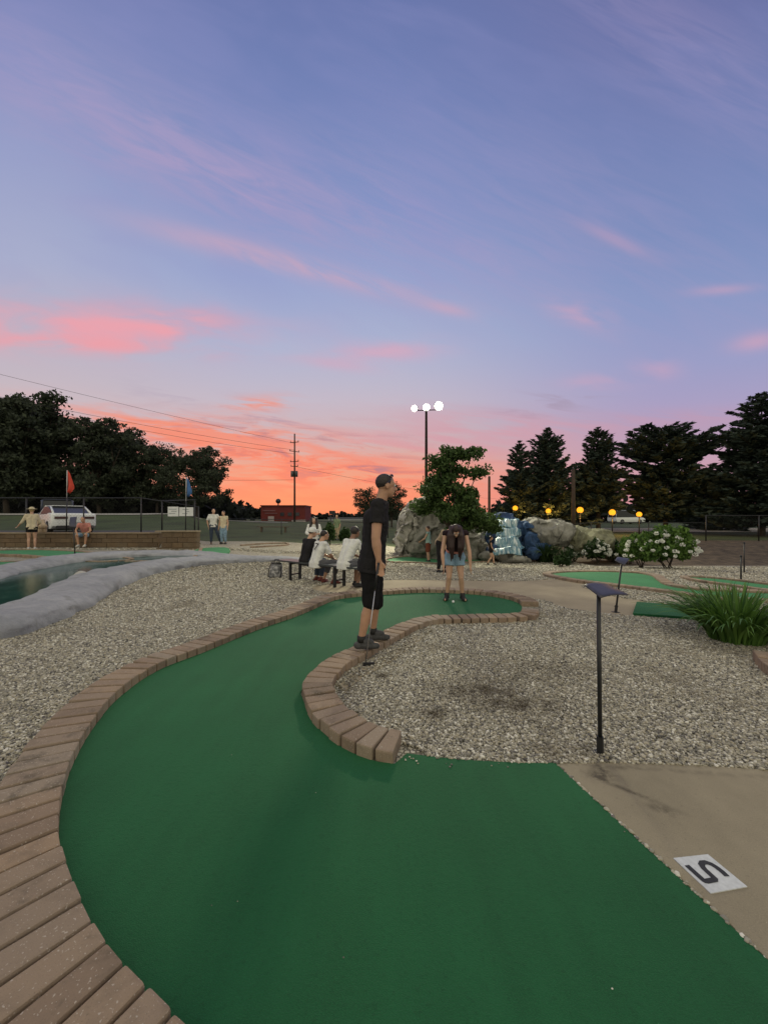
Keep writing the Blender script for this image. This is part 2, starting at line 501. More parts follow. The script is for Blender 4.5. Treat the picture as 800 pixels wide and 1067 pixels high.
def paver_mat(name, base):
    m, nt, b = new_mat(name)
    g = nt.nodes.new('ShaderNodeNewGeometry'); co = g.outputs['Position']
    base = np.array(base)
    r0 = E(nt, g.outputs['Random Per Island'])
    c = ramp(nt, r0, [(0.0, base * np.array((0.70, 0.68, 0.68))), (0.3, base * np.array((0.98, 0.92, 0.88))), (0.55, base), (0.8, base * np.array((1.18, 1.10, 1.0))), (1.0, base * np.array((1.06, 1.12, 1.16)))])
    f = tnoise(nt, co, 9, 5, 0.65); fine = tnoise(nt, co, 190, 3, 0.75); fl = tnoise(nt, co, 120, 1, 0.5)
    c = mixc(nt, f.ss(0.45, 0.75) * 0.5, c, tuple(base * 0.55))
    st = tnoise(nt, co, 3.2, 6, 0.7); c = mixc(nt, st.ss(0.56, 0.68) * 0.55, c, (0.075, 0.062, 0.045))
    c = mixc(nt, fine.ss(0.45, 0.25) * 0.55, c, tuple(base * 0.45))
    c = mixc(nt, fl.ss(0.66, 0.72) * 0.7, c, tuple(np.array((0.5, 0.44, 0.38))))
    nt.links.new(c, b.inputs['Base Color']); b.inputs['Roughness'].default_value = 0.85; b.inputs['Specular IOR Level'].default_value = 0.3
    bump(nt, b, fine * 0.8 + f * 0.3, 0.55, 0.005)
    return m

def rock_like_rim():
    m, nt, b = new_mat('rim_concrete_rough')
    co = geo_pos(nt)
    a = tnoise(nt, co, 1.1, 6, 0.65); c2 = tnoise(nt, co, 7, 6, 0.7); st = tnoise(nt, co, 2.0, 6, 0.72, sc3=(1, 1, 0.35)); fine = tnoise(nt, co, 60, 3, 0.6)
    c = ramp(nt, a * 0.55 + c2 * 0.45, [(0.34, (0.18, 0.185, 0.21)), (0.52, (0.27, 0.275, 0.30)), (0.68, (0.36, 0.36, 0.38))])
    c = mixc(nt, st.ss(0.54, 0.68) * 0.6, c, (0.15, 0.15, 0.145))
    c = mixc(nt, fine.ss(0.55, 0.75) * 0.3, c, (0.20, 0.20, 0.20))
    nt.links.new(c, b.inputs['Base Color']); b.inputs['Roughness'].default_value = 0.9
    bump(nt, b, c2 * 0.8 + st * 0.5 + fine * 0.15, 0.8, 0.05)
    return m
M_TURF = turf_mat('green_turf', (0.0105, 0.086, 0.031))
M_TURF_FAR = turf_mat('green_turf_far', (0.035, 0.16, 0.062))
M_GRAVEL = gravel_mat('gravel_bed', 32)
M_STONE = stone_mat()
M_LAWN = mat('lawn_grass', (0.045, 0.065, 0.022), 0.95, 0.4, 0.35, 0.6, 40, 0.05)
M_PAVER = paver_mat('paver', (0.268, 0.205, 0.153))
M_WALLBRICK = paver_mat('wall_block', (0.13, 0.092, 0.058))
M_ASPH = mat('asphalt', (0.06, 0.06, 0.062), 0.9, 0.3, 3, 0.3, 120, 0.01)
M_PATH = concrete_mat('path_concrete', (0.34, 0.285, 0.20))
M_RIM0 = mat('rim_concrete', (0.30, 0.305, 0.335), 0.85, 0.25, 2.2, 0.8, 16, 0.05, base2=(0.42, 0.42, 0.44), detail=8)
M_RIM = rock_like_rim()
M_BLACK = mat('black_metal', (0.012, 0.012, 0.014), 0.45, 0.3, 12)
M_DARKSTEEL = mat('dark_steel', (0.03, 0.03, 0.034), 0.4, 0.3, 10, metal=0.3)

# ================================================================== ground
def axis(fine0, fine1, step, far0, far1, grow=1.18):
    a = list(np.arange(fine0, fine1 + 1e-6, step))
    s = step; p = fine1
    while p < far1: s *= grow; p += s; a.append(min(p, far1))
    s = step; p = fine0; b = []
    while p > far0: s *= grow; p -= s; b.append(max(p, far0))
    return np.array(b[::-1] + a)

XS = axis(-16, 16, 0.25, -2500, 2500); YS = axis(0, 30, 0.25, -60, 4500)
def zone_lawn(x, y):
    """0 gravel, 1 grass, 2 mulch"""
    u = x / max(y, 0.5)
    if y < 0.3 and (y < -8 or abs(x) > 25): return 1
    if x < -1 and u < -0.47 and y > 17.2: return 1
    if y > 22.5 + 0.06 * x: return 1
    if x < -14 and y < 14 : return 0
    if x > 8.3 and y > 15.2 and x < 40: return 2
    if abs(x) > 26: return 1
    return 0
M_MULCH = mat('mulch', (0.085, 0.062, 0.042), 0.95, 0.5, 3.0, 0.8, 30, 0.05)
def build_ground():
    gx, gy = np.meshgrid(XS, YS)
    z = gz(gx, gy)
    v = np.stack([gx, gy, z], -1).reshape(-1, 3)
    nx, ny = len(XS), len(YS)
    f = []; mi = []
    for j in range(ny - 1):
        for i in range(nx - 1):
            a = j * nx + i
            f.append([a, a + 1, a + nx + 1, a + nx])
            mi.append(zone_lawn((XS[i] + XS[i + 1]) / 2, (YS[j] + YS[j + 1]) / 2))
    o = mesh_obj('ground', v, f, M_GRAVEL, None, True)
    o.data.materials.append(M_LAWN); o.data.materials.append(M_MULCH)
    o.data.polygons.foreach_set('material_index', np.array(mi, np.int32))
    tag(o, 'pale gravel ground of the golf course running into lawn', None, None, 'structure')
build_ground()

def catmull(pts, n=8, closed=False):
    pts = [np.array(p, float) for p in pts]
    out = []
    N = len(pts)
    for i in range(N if closed else N - 1):
        p0 = pts[(i - 1) % N] if closed or i > 0 else pts[0] * 2 - pts[1]
        p1 = pts[i]; p2 = pts[(i + 1) % N]
        p3 = pts[(i + 2) % N] if closed or i + 2 < N else p2 * 2 - p1
        for k in range(n):
            t = k / n
            out.append(0.5 * ((2 * p1) + (-p0 + p2) * t + (2 * p0 - 5 * p1 + 4 * p2 - p3) * t * t + (-p0 + 3 * p1 - 3 * p2 + p3) * t ** 3))
    if not closed: out.append(pts[-1])
    return np.array(out)

def sheet(name, poly, off, m, kind='structure', label=None, thick=0.0, res=0.25):
    """a thin sheet lying on the ground, following its height"""
    poly = [(float(p[0]), float(p[1])) for p in poly]
    bm = bmesh.new()
    vs = [bm.verts.new((x, y, 0)) for x, y in poly]
    for t in tessellate_polygon([[Vector((x, y, 0)) for x, y in poly]]):
        try: bm.faces.new([vs[i] for i in t])
        except ValueError: pass
    ax = [p[0] for p in poly]; ay = [p[1] for p in poly]
    if max(ay) > 8.0 and res:
        for lo, hi, no, k in ((min(ax), max(ax), (1, 0, 0), 0), (max(min(ay), 7.9), max(ay), (0, 1, 0), 1)):
            c = math.ceil(lo / res) * res
            while c < hi:
                co = (c, 0, 0) if k == 0 else (0, c, 0)
                bmesh.ops.bisect_plane(bm, geom=bm.verts[:] + bm.edges[:] + bm.faces[:], plane_co=co, plane_no=no)
                c += res
    bmesh.ops.recalc_face_normals(bm, faces=bm.faces)
    for f in bm.faces:
        if f.normal.z < 0: f.normal_flip()
    for v in bm.verts: v.co.z = gzf(v.co.x, v.co.y) + off
    if thick:
        ed = [e for e in bm.edges if len(e.link_faces) == 1]
        r = bmesh.ops.extrude_edge_only(bm, edges=ed)
        for v in r['geom']:
            if isinstance(v, bmesh.types.BMVert): v.co.z -= thick
    me = bpy.data.meshes.new(name); bm.to_mesh(me); bm.free(); me.materials.append(m)
    o = bpy.data.objects.new(name, me); COL.objects.link(o)
    return tag(o, label, None, None, kind)

def gp(px, py, z=0.0):
    """flat foreground point at height z"""
    d = (H - z) * F / (py - HY)
    return np.array([(px - 400) * d / F, d])

# ------------------------------------------------------------------ the main putting lane
outer_px = [(187, 1067, .055), (150, 1030, .055), (110, 985, .055), (82, 935, .05), (65, 890, .035), (62, 858, .03), (66, 830, .01), (78, 795), (98, 760), (125, 728), (165, 700), (215, 680), (270, 657), (310, 643), (335, 632), (350, 626), (370, 623), (395, 621), (440, 618.5), (490, 620), (522, 624), (538, 628.5), (543.5, 632.5)]
outer_w = [np.array(p) for p in ((1.1, 0.60), (0.7, 0.64), (0.25, 0.73), (-0.2, 0.90))] + [gp(*p) for p in outer_px]
outer_c = catmull(outer_w, 8)
inner_px = [(543.5, 636.5, .03), (540, 638.2, .08), (520, 639.2, .08), (495, 639.8, .08), (468, 640.5, .08), (446, 641.5, .08), (428, 645, .08), (410, 652, .08), (385, 664, .08), (358.5, 677.5, .08), (338, 688, .08), (320, 704, .08), (314.0, 714, .06), (314.0, 722, .03), (316.5, 732, 0), (323, 750, 0), (333, 762, 0), (353, 778.5, 0), (373, 789, 0), (393, 795.5, 0), (411, 798, 0)]
inner_w = [gp(*p) for p in inner_px]
inner_c = catmull(inner_w, 8)
edge_a = gp(578, 797); edge_b = gp(800, 1005)
edir = (edge_b - edge_a) / np.linalg.norm(edge_b - edge_a)
edge_c = edge_a + edir * 1.72
front = [gp(424, 787), gp(450, 790.5), gp(480, 793.5), gp(530, 796.5), gp(560, 797.3)]
turf_poly = list(outer_c) + list(inner_c) + front + [edge_a, edge_c]
sheet('turf', turf_poly, 0.013, M_TURF, 'structure', 'long curving green turf putting lane in the foreground', thick=0.013)

M_PAD = concrete_mat('pad_concrete', (0.285, 0.245, 0.175), stains=[
    (*gp(627, 809), 0.075, 0.05, 0.3, 1.3), (*gp(655, 826), 0.18, 0.018, -0.75, 0.9), (*gp(690, 846), 0.06, 0.03, -0.6, 1.0), (*gp(620, 799), 0.04, 0.05, 0.0, 0.8), (*gp(650, 802), 0.10, 0.02, 0.0, 0.5),
    (*gp(720, 806), 0.6, 0.02, -0.12, 0.35)])
en = np.array((-edir[1], edir[0])) * 0.008
pad = [edge_a + en, gp(640, 796.5), gp(700, 798), gp(760, 801), gp(800, 804), gp(900, 812), np.array((4.5, 2.0)), np.array((4.5, -0.8)), edge_a + edir * 3.2 + en, edge_c + en]
sheet('tee_pavement', pad, 0.009, M_PAD, 'structure', 'tan concrete tee pad with dark stains beside the near turf', thick=0.009)

# ------------------------------------------------------------------ courses of pavers
def brick_template(L, W, Hh, bev=0.011):
    bm = bmesh.new(); bmesh.ops.create_cube(bm, size=1.0)
    for v in bm.verts: v.co = Vector((v.co.x * W, v.co.y * L, (v.co.z + 0.5) * Hh))
    bmesh.ops.bevel(bm, geom=[e for e in bm.edges if max(e.verts[0].co.z, e.verts[1].co.z) > Hh * 0.9 or abs(e.verts[0].co.z - e.verts[1].co.z) > 0.01], offset=bev, segments=2, affect='EDGES', profile=0.6)
    bm.verts.index_update()
    v = np.array([q.co[:] for q in bm.verts]); f = [[q.index for q in fc.verts] for fc in bm.faces]; bm.free()
    return v, f

def brick_course(name, path, side, L, W, Hh, label, gap=0.013, jitter=0.0015, m=None, group=None, follow=False):
    path = np.asarray(path)
    seg = np.linalg.norm(np.diff(path, axis=0), axis=1); s = np.concatenate([[0], np.cumsum(seg)])
    mb = MB(); pos = W / 2
    while pos < s[-1]:
        i = min(np.searchsorted(s, pos) - 1, len(seg) - 1); i = max(i, 0)
        t = (pos - s[i]) / seg[i]
        p = path[i] * (1 - t) + path[i + 1] * t
        j0 = max(0, np.searchsorted(s, pos - W) - 1); j1 = min(len(path) - 1, np.searchsorted(s, pos + W))
        d = path[j1] - path[j0]; d /= np.linalg.norm(d) + 1e-9
        nrm = np.array([-d[1], d[0]]) * side
        # curvature: wedge the brick when the course bends
        v, f = brick_template(L * random.uniform(0.985, 1.01), W - gap, Hh)
        k = 0.0
        j2 = min(len(path) - 1, np.searchsorted(s, pos + 3 * W)); j3 = max(0, np.searchsorted(s, pos - 3 * W) - 1)
        d2 = path[j2] - path[min(j2, max(j2 - 3, 0))]; d3 = path[min(j3 + 3, len(path) - 1)] - path[j3]
        a2 = math.atan2(d2[1], d2[0]) - math.atan2(d3[1], d3[0]); a2 = (a2 + math.pi) % (2 * math.pi) - math.pi
        kap = a2 / max(s[j2] - s[j3], 0.1)
        # spread at the outer end so neighbours do not overlap on concave bends
        wid = 1.0 - np.clip(side * kap * (v[:, 1] + L / 2), -0.10, 0.62)
        v = v.copy(); v[:, 0] *= wid
        a = math.atan2(d[1], d[0]) + random.gauss(0, 0.007)
        v = rot(v, random.gauss(0, 0.010), random.gauss(0, 0.008), 0)
        q = np.empty_like(v)
        c, sn = math.cos(a), math.sin(a)
        loc = v[:, 1] * side
        q[:, 0] = v[:, 0] * c - loc * sn; q[:, 1] = v[:, 0] * sn + loc * c; q[:, 2] = v[:, 2]
        cx = p + nrm * (L / 2 + random.gauss(0, jitter))
        q[:, 0] += cx[0]; q[:, 1] += cx[1]; q[:, 2] += random.gauss(0, 0.0025) + (gzf(*cx) if follow else 0)
        if side < 0: f = [g[::-1] for g in f]
        mb.add(q, f)
        pos += W
    return tag(mb.build(name, m or M_PAVER), label, 'brick border', group)

def course_dir_len(path): return np.linalg.norm(np.diff(path, axis=0), axis=1).sum()
brick_course('brick_border', outer_c, 1, 0.275, 0.118, 0.082, 'long brown paver border curving round the outer side of the near turf')
brick_course('brick_border', inner_c[::-1], -1, 0.245, 0.128, 0.085, 'brown paver border under the man in black, ending in loose pavers at the gravel', jitter=0.004, gap=0.016)
strip = [gp(*p, .0) for p in [(353, 716), (372, 701), (398, 687), (425, 669), (446, 656), (450, 658), (431, 674), (405, 693), (380, 706), (358, 723)]]
sheet('curb_strip', strip, 0.02, M_PATH, 'structure', 'narrow concrete strip behind the inner pavers', thick=0.02)

# ------------------------------------------------------------------ paths and the other lanes (photo pixels on the ground)
def gpoly(px, n=4): return catmull([G(x, y)[:2] for x, y in px], n, True)
path_px = [(330, 611), (400, 605), (470, 605), (540, 606), (575, 604), (612, 607), (606, 612), (640, 622), (672, 628), (660, 641), (640, 641), (588, 634), (570, 627), (545, 623), (500, 616.5), (440, 616), (392, 617), (340, 618)]
sheet('path', gpoly(path_px, 5), 0.008, M_PATH, 'structure', 'tan concrete path crossing behind the near lane')
sheet('path', gpoly([(560, 603.5), (575, 598), (600, 596), (640, 594), (700, 592), (760, 590), (800, 592), (860, 594), (860, 599), (790, 597), (700, 597), (620, 600)], 4), 0.004, M_RIM, 'structure', 'grey path along the foot of the mulch bank')

def lane(px, label, off=0.03, border=None, n=6):
    poly = gpoly(px, n)
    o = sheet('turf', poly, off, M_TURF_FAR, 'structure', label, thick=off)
    return poly
def border_tube(poly, label, L=0.2, hgt=0.07, m=None, closed=True, name='brick_border'):
    path = list(poly) + ([poly[0]] if closed else [])
    return brick_course(name, path, -1 if area2(poly) > 0 else 1, L, 0.13, hgt, label, m=m or M_PAVER, follow=True, gap=0.006)
def area2(p):
    p = np.asarray(p); return np.sum(p[:, 0] * np.roll(p[:, 1], -1) - p[:, 1] * np.roll(p[:, 0], -1))
r1 = lane([(574, 600.5), (584, 598), (615, 597), (655, 598), (676, 601), (684, 606), (692, 611), (712, 615), (745, 618), (800, 620), (850, 622), (850, 629), (800, 627.5), (740, 624), (690, 617), (640, 611), (600, 606)], 'green turf lane bending behind the daylily clump')
border_tube(r1, 'low brown border of the green lane behind the daylily')
r2 = lane([(716, 603), (740, 604), (775, 608), (800, 611), (850, 615), (850, 622), (800, 617), (765, 612), (730, 607)], 'narrow green turf strip at the right edge')
border_tube(r2, 'thin border of the narrow green strip at the right edge', L=0.14)
r3 = lane([(404, 584), (425, 581), (460, 580), (500, 580.5), (520, 582.5), (516, 585.5), (480, 587), (430, 587), (408, 586.5)], 'lit green turf lane in front of the rock mountain')
border_tube(r3, 'dark border of the lane in front of the rock mountain', L=0.12)
l1 = lane([(-30, 577), (0, 575), (40, 574.5), (75, 576), (100, 578.5), (118, 582), (135, 585), (112, 587), (80, 586), (48, 582), (20, 580), (-30, 579)], 'green turf lane beside the woman in the hat', off=0.05)
border_tube(l1, 'brown border of the lane beside the woman in the hat', L=0.14, hgt=0.09)
l2 = lane([(207, 573), (235, 571.5), (239, 577), (221, 580.5), (199, 582)], 'short green turf ramp right of the wall', off=0.05, n=3)
l3 = lane([(-30, 588), (0, 587.3), (33, 587), (48, 588), (38, 591), (18, 591.5), (-30, 592)], 'small green turf patch next to the far pond rim', off=0.05, n=3)
border_tube(l3, 'dark border of the small green patch next to the pond', L=0.1)
# curving border from the left lane to the short ramp
cb = catmull([G(x, y)[:2] for x, y in [(132, 587), (160, 586.5), (185, 585), (200, 582.5), (206, 577), (208, 573)]], 6)
brick_course('brick_border', cb, -1, 0.12, 0.13, 0.09, 'dark curved border joining the left lane and the short ramp', m=M_PAVER, follow=True)
cb2 = catmull([G(x, y)[:2] for x, y in [(250, 569), (275, 567), (298, 566.5), (300, 568.5), (280, 570), (262, 571)]], 6)
brick_course('brick_border', cb2, -1, 0.10, 0.13, 0.07, 'thin border loop on the gravel behind the bench', m=M_PAVER, follow=True)
cb3 = catmull([G(x, y)[:2] for x, y in [(398, 573), (440, 571), (470, 571.5)]], 4)

# loose mat and corner of another border
mt = [G(x, y)[:2] for x, y in [(663, 630), (738, 635.5), (737, 648), (659, 642.5)]]
o = sheet('turf_mat', mt, 0.05, M_TURF, 'thing', 'rectangular green turf mat lying on gravel beside the daylily', thick=0.05)
tag(o, None, 'mat')
cpts = catmull([G(x, y)[:2] for x, y in [(783, 688), (792, 700), (812, 712), (850, 722)]], 6)
brick_course('brick_border', cpts, 1, 0.30, 0.13, 0.11, 'corner of a brown paver border at the right edge by the gravel', m=M_PAVER)

# ------------------------------------------------------------------ number painted on a plate
pc = [gp(701, 897), gp(737, 893), gp(778, 927), gp(740, 934)]
def plate():
    t = thing('number_plate', (*np.mean(pc, 0), 0.009), 'white square plate with a black 5 lying on the tan concrete', 'number plate')
    m = mat('plate_paint', (0.56, 0.58, 0.60), 0.7, 0.10, 60, 0.2, 200, 0.002)
    mb = MB(); mb.prism([tuple(p) for p in pc[::-1]], 0.009, 0.0125)
    mb.build('plate', m, t)
    # a 5 whose head points to the left
    def uv(u, v):
        a = pc[0] * (1 - u) + pc[1] * u; b = pc[3] * (1 - u) + pc[2] * u
        return a * (1 - v) + b * v
    st = [(0.135, 0.25), (0.145, 0.66), (0.16, 0.705), (0.20, 0.72), (0.42, 0.715), (0.46, 0.68), (0.465, 0.55), (0.47, 0.40), (0.51, 0.29), (0.60, 0.23), (0.70, 0.235), (0.78, 0.31), (0.815, 0.42), (0.825, 0.55), (0.81, 0.68)]
    W = 0.066
    mb = MB()
    vs = []
    for i, p in enumerate(st):
        p = np.array(p)
        a = np.array(st[max(i - 1, 0)]); b = np.array(st[min(i + 1, len(st) - 1)])
        d1 = p - a; d2 = b - p
        d1 = d1 / (np.linalg.norm(d1) + 1e-9) if i else d2 / np.linalg.norm(d2)
        d2 = d2 / np.linalg.norm(d2) if i < len(st) - 1 else d1
        d = (d1 + d2); d /= np.linalg.norm(d)
        n = np.array([-d[1], d[0]]); k = W / max(0.55, float(np.dot(n, [-d1[1], d1[0]])))
        for sgn in (1, -1):
            q = uv(*(p + n * k * sgn)); vs.append((q[0], q[1], 0.0137))
    f = [[2 * i, 2 * i + 1, 2 * i + 3, 2 * i + 2] for i in range(len(st) - 1)]
    mb.add(vs, f)
    mb.build('digit', mat('digit_paint', (0.022, 0.022, 0.024), 0.6, 0.35, 120), t)
plate()

# ------------------------------------------------------------------ pond channel
front_w = [(-9.5, 1.6), (-6.2, 3.4), (-4.62, 4.50), (-4.47, 5.4), (-4.9, 6.7), (-5.35, 8.0), (-5.85, 10.0), (-5.55, 11.4), (-4.7, 12.4), (-3.45, 13.1), (-2.5, 13.5)]
def rim(name, path, wid, hgt, label, seed, side):
    c = catmull(path, 26)
    n = len(c); m = 20
    vs = []
    for i in range(n):
        d = c[min(i + 1, n - 1)] - c[max(i - 1, 0)]; d /= np.linalg.norm(d)
        nr = np.array([-d[1], d[0]]) * side
        t = i / (n - 1)
        w = np.interp(t, np.linspace(0, 1, len(wid)), wid); h = np.interp(t, np.linspace(0, 1, len(hgt)), hgt)
        for k in range(m):
            a = math.pi * k / (m - 1)
            e = 0.75
            cx = math.cos(a); sz = math.sin(a)
            off = (1 - math.copysign(abs(cx) ** e, cx)) / 2 * w
            p = c[i] + nr * off
            nz = noise.noise(Vector((p[0] * 0.7 + seed, p[1] * 0.7, sz * 0.8))) * 0.8
            nz2 = noise.fractal(Vector((p[0] * 2.6 + seed, p[1] * 2.6, sz * 2.5)), 1.0, 2.0, 4)
            z = h * (abs(sz) ** 0.6) * (1 + 0.16 * nz + 0.10 * nz2)
            p = p + nr * (0.10 * nz + 0.05 * nz2)
            vs.append((p[0], p[1], gzf(*p) + z - 0.02))
    f = [[i * m + k, (i + 1) * m + k, (i + 1) * m + k + 1, i * m + k + 1] for i in range(n - 1) for k in range(m - 1)]
    if side > 0: f = [g[::-1] for g in f]
    o = mesh_obj(name, vs, f, M_RIM, None, True)
    return tag(o, label, 'pond edging')
rim('pond_edging', front_w, [1.0, 1.0, 1.0, 0.95, 1.0, 1.1, 1.15, 1.1, 1.0, 0.9, 0.5], [0.26, 0.27, 0.30, 0.28, 0.27, 0.30, 0.30, 0.26, 0.22, 0.17, 0.05], 'bumpy grey concrete rim on the near side of the pond, beside the gravel', 3.1, 1)
back_w = [(-14.5, 3.2), (-9.9, 6.4), (-8.55, 8.3), (-9.1, 10.0), (-9.2, 11.4), (-8.7, 12.5), (-7.6, 13.2), (-6.0, 13.35), (-4.6, 13.7)]
rim('pond_edging', back_w, [1.0, 1.0, 1.1, 1.2, 1.1, 1.0, 0.9, 0.9, 0.5], [0.15, 0.17, 0.19, 0.25, 0.28, 0.26, 0.22, 0.16, 0.04], 'bumpy grey concrete rim on the far side of the pond, below the turf lane', 8.7, 1)
def water():
    m, nt, b = new_mat('pond_water')
    co = geo_pos(nt)
    n = tnoise(nt, co, 2.2, 5, 0.6); n2 = tnoise(nt, co, 14, 3, 0.6)
    c = ramp(nt, n, [(0.3, (0.010, 0.042, 0.036)), (0.55, (0.022, 0.075, 0.062)), (0.75, (0.05, 0.11, 0.095))])
    nt.links.new(c, b.inputs['Base Color']); b.inputs['Roughness'].default_value = 0.08; b.inputs['IOR'].default_value = 1.33
    bump(nt, b, n2 * 0.7 + n * 0.6, 0.12, 0.03)
    f = catmull(front_w[:-2], 6); g = catmull(back_w[:-1], 6)
    poly = [p + np.array((-0.5, 0.15)) for p in f] + [p + np.array((-0.35, 0.2)) for p in g][::-1]
    sheet('water', poly, 0.07, m, 'structure', 'dark green water of the pond channel', res=0.5)
water()

# ------------------------------------------------------------------ gravel stones lying near the camera
def in_poly(px, py, poly):
    poly = np.asarray(poly); inside = np.zeros(len(px), bool)
    x1, y1 = poly[-1]
    for x2, y2 in poly:
        c = ((y1 > py) != (y2 > py))
        with np.errstate(divide='ignore', invalid='ignore'):
            xi = (x2 - x1) * (py - y1) / (y2 - y1 + 1e-12) + x1
        inside ^= c & (px < xi); x1, y1 = x2, y2
    return inside
def dist_path(px, py, path):
    d = np.full(len(px), 1e9)
    for a, b in zip(path[:-1], path[1:]):
        ab = b - a; L2 = ab @ ab + 1e-12
        t = np.clip(((px - a[0]) * ab[0] + (py - a[1]) * ab[1]) / L2, 0, 1)
        d = np.minimum(d, np.hypot(px - a[0] - t * ab[0], py - a[1] - t * ab[1]))
    return d
def build_stones():
    N = 2100000
    y = 1.0 + (17.0 - 1.0) * rng.random(N) ** 1.15
    u = rng.uniform(-1.12, 1.12, N)
    # density in world per area: sample (u,y) with weight y
    keep = rng.random(N) < np.minimum(1.0, (y / 4.0)) * np.clip(1.25 - (y - 4.0) * 0.16, 0.10, 1.0)
    x = u * y; x, y = x[keep], y[keep]
    ok = ~in_poly(x, y, turf_poly) & ~in_poly(x, y, pad) & ~(in_poly(x, y, strip) & (rng.random(len(x)) < 0.72))
    pp = gpoly(path_px, 5); ok &= ~in_poly(x, y, pp) & ~in_poly(x, y, mt)
    ok &= dist_path(x, y, outer_c) > 0.275
    ok &= ~((dist_path(x, y, inner_c) < 0.215))
    rim_poly = np.array([(-14, 1)] + front_w + [(-2.5, 16), (-18, 16)])
    ok &= ~in_poly(x, y, rim_poly)
    for q in (r1, r2, r3): ok &= ~in_poly(x, y, np.asarray(q))
    ok &= ~((x > 8.0) & (y > 14.5))
    x, y = x[ok], y[ok]
    n = len(x)
    ph = (1 + 5 ** 0.5) / 2
    ico = np.array([(-1, ph, 0), (1, ph, 0), (-1, -ph, 0), (1, -ph, 0), (0, -1, ph), (0, 1, ph), (0, -1, -ph), (0, 1, -ph), (ph, 0, -1), (ph, 0, 1), (-ph, 0, -1), (-ph, 0, 1)]) / math.hypot(1, ph)
    fc = np.array([(0, 11, 5), (0, 5, 1), (0, 1, 7), (0, 7, 10), (0, 10, 11), (1, 5, 9), (5, 11, 4), (11, 10, 2), (10, 7, 6), (7, 1, 8), (3, 9, 4), (3, 4, 2), (3, 2, 6), (3, 6, 8), (3, 8, 9), (4, 9, 5), (2, 4, 11), (6, 2, 10), (8, 6, 7), (9, 8, 1)])
    r = np.exp(rng.normal(math.log(0.0072), 0.30, n)).clip(0.0035, 0.0135) * np.interp(y, [3, 6, 9, 17], [1.0, 1.25, 1.7, 2.7])
    v = ico[None] * (1 + rng.uniform(-0.36, 0.36, (n, 12, 1)))
    v = v * np.stack([rng.uniform(0.9, 1.4, n), rng.uniform(0.75, 1.1, n), rng.uniform(0.45, 0.8, n)], -1)[:, None, :]
    a = rng.uniform(0, 2 * math.pi, n); tl = rng.normal(0, 0.3, n)
    c, s = np.cos(tl)[:, None], np.sin(tl)[:, None]
    v = np.stack([v[..., 0] * c - v[..., 2] * s, v[..., 1], v[..., 0] * s + v[..., 2] * c], -1)
    c, s = np.cos(a)[:, None], np.sin(a)[:, None]
    v = np.stack([v[..., 0] * c - v[..., 1] * s, v[..., 0] * s + v[..., 1] * c, v[..., 2]], -1) * r[:, None, None]
    z = gz(x, y) + r * 0.35 + rng.uniform(0, 0.012, n) + 0.018 * in_poly(x, y, strip)
    v += np.stack([x, y, z], -1)[:, None, :]
    idx = (fc[None] + (np.arange(n) * 12)[:, None, None]).reshape(-1)
    me = bpy.data.meshes.new('gravel')
    vv = v.reshape(-1, 3).astype(np.float32)
    me.vertices.add(len(vv)); me.vertices.foreach_set('co', vv.ravel())
    nf = n * 20
    me.loops.add(nf * 3); me.loops.foreach_set('vertex_index', idx.astype(np.int32))
    me.polygons.add(nf); me.polygons.foreach_set('loop_start', np.arange(0, nf * 3, 3, dtype=np.int32))
    me.update(calc_edges=True); me.materials.append(M_STONE)
    o = bpy.data.objects.new('gravel', me); COL.objects.link(o)
    tag(o, 'loose pale gravel stones round the lanes', 'gravel', None, 'stuff')
    print('stones', n)
build_stones()

def debris():
    mb = MB()
    for k in range(26):
        y = rng.uniform(1.0, 5.0); x = rng.uniform(-1.0, 1.0) * y
        if not in_poly(np.array([x]), np.array([y]), turf_poly)[0] or dist_path(np.array([x]), np.array([y]), outer_c)[0] < 0.06: continue
        r = rng.uniform(0.0015, 0.0035)
        mb.ell((x, y, 0.0135 + r * .4), (r, r * rng.uniform(.6, 1), r * .6), None, 6, 4)
    for k in range(34):          # chips of gravel that rolled onto the turf by the bed and along the slab
        if k % 2:
            t = rng.random(); p = front[int(t * 3)] * (1 - t) + front[min(4, int(t * 3) + 1)] * t + rng.normal(0, .03, 2) - (0, .03)
        else:
            p = edge_a + edir * rng.uniform(0.0, 1.4) + rng.normal(0, .004, 2)
        r = rng.uniform(0.003, 0.0075)
        mb.ell((p[0], p[1], 0.014 + r * .3), (r, r * rng.uniform(.6, 1), r * .6), None, 6, 4)
    tag(mb.build('turf_debris', M_STONE), 'stray gravel chips and lint on the near turf', 'gravel', None, 'stuff')
debris()
# ================================================================== vegetation
def leaf_mat(name, a, b_, rough=0.7, transl=0.25):
    m, nt, b = new_mat(name)
    g = nt.nodes.new('ShaderNodeNewGeometry')
    r0 = E(nt, g.outputs['Random Per Island'])
    cl = tnoise(nt, g.outputs['Position'], 0.9, 3, 0.6)
    c = ramp(nt, r0 * 0.6 + cl * 0.4, [(0.2, a), (0.8, b_)])
    nt.links.new(c, b.inputs['Base Color']); b.inputs['Roughness'].default_value = rough; b.inputs['Specular IOR Level'].default_value = 0.25
    if transl:
        tr = nt.nodes.new('ShaderNodeBsdfTranslucent'); nt.links.new(c, tr.inputs[0])
        mx = nt.nodes.new('ShaderNodeMixShader'); mx.inputs[0].default_value = transl
        nt.links.new(b.outputs[0], mx.inputs[1]); nt.links.new(tr.outputs[0], mx.inputs[2])
        nt.links.new(mx.outputs[0], nt.nodes['Material Output'].inputs[0])
    return m
M_BARK = mat('bark', (0.05, 0.038, 0.028), 0.95, 0.4, 6, 0.8, 30, 0.03)
M_LEAF_FAR = leaf_mat('leaf_far', (0.028, 0.036, 0.025), (0.068, 0.084, 0.050))
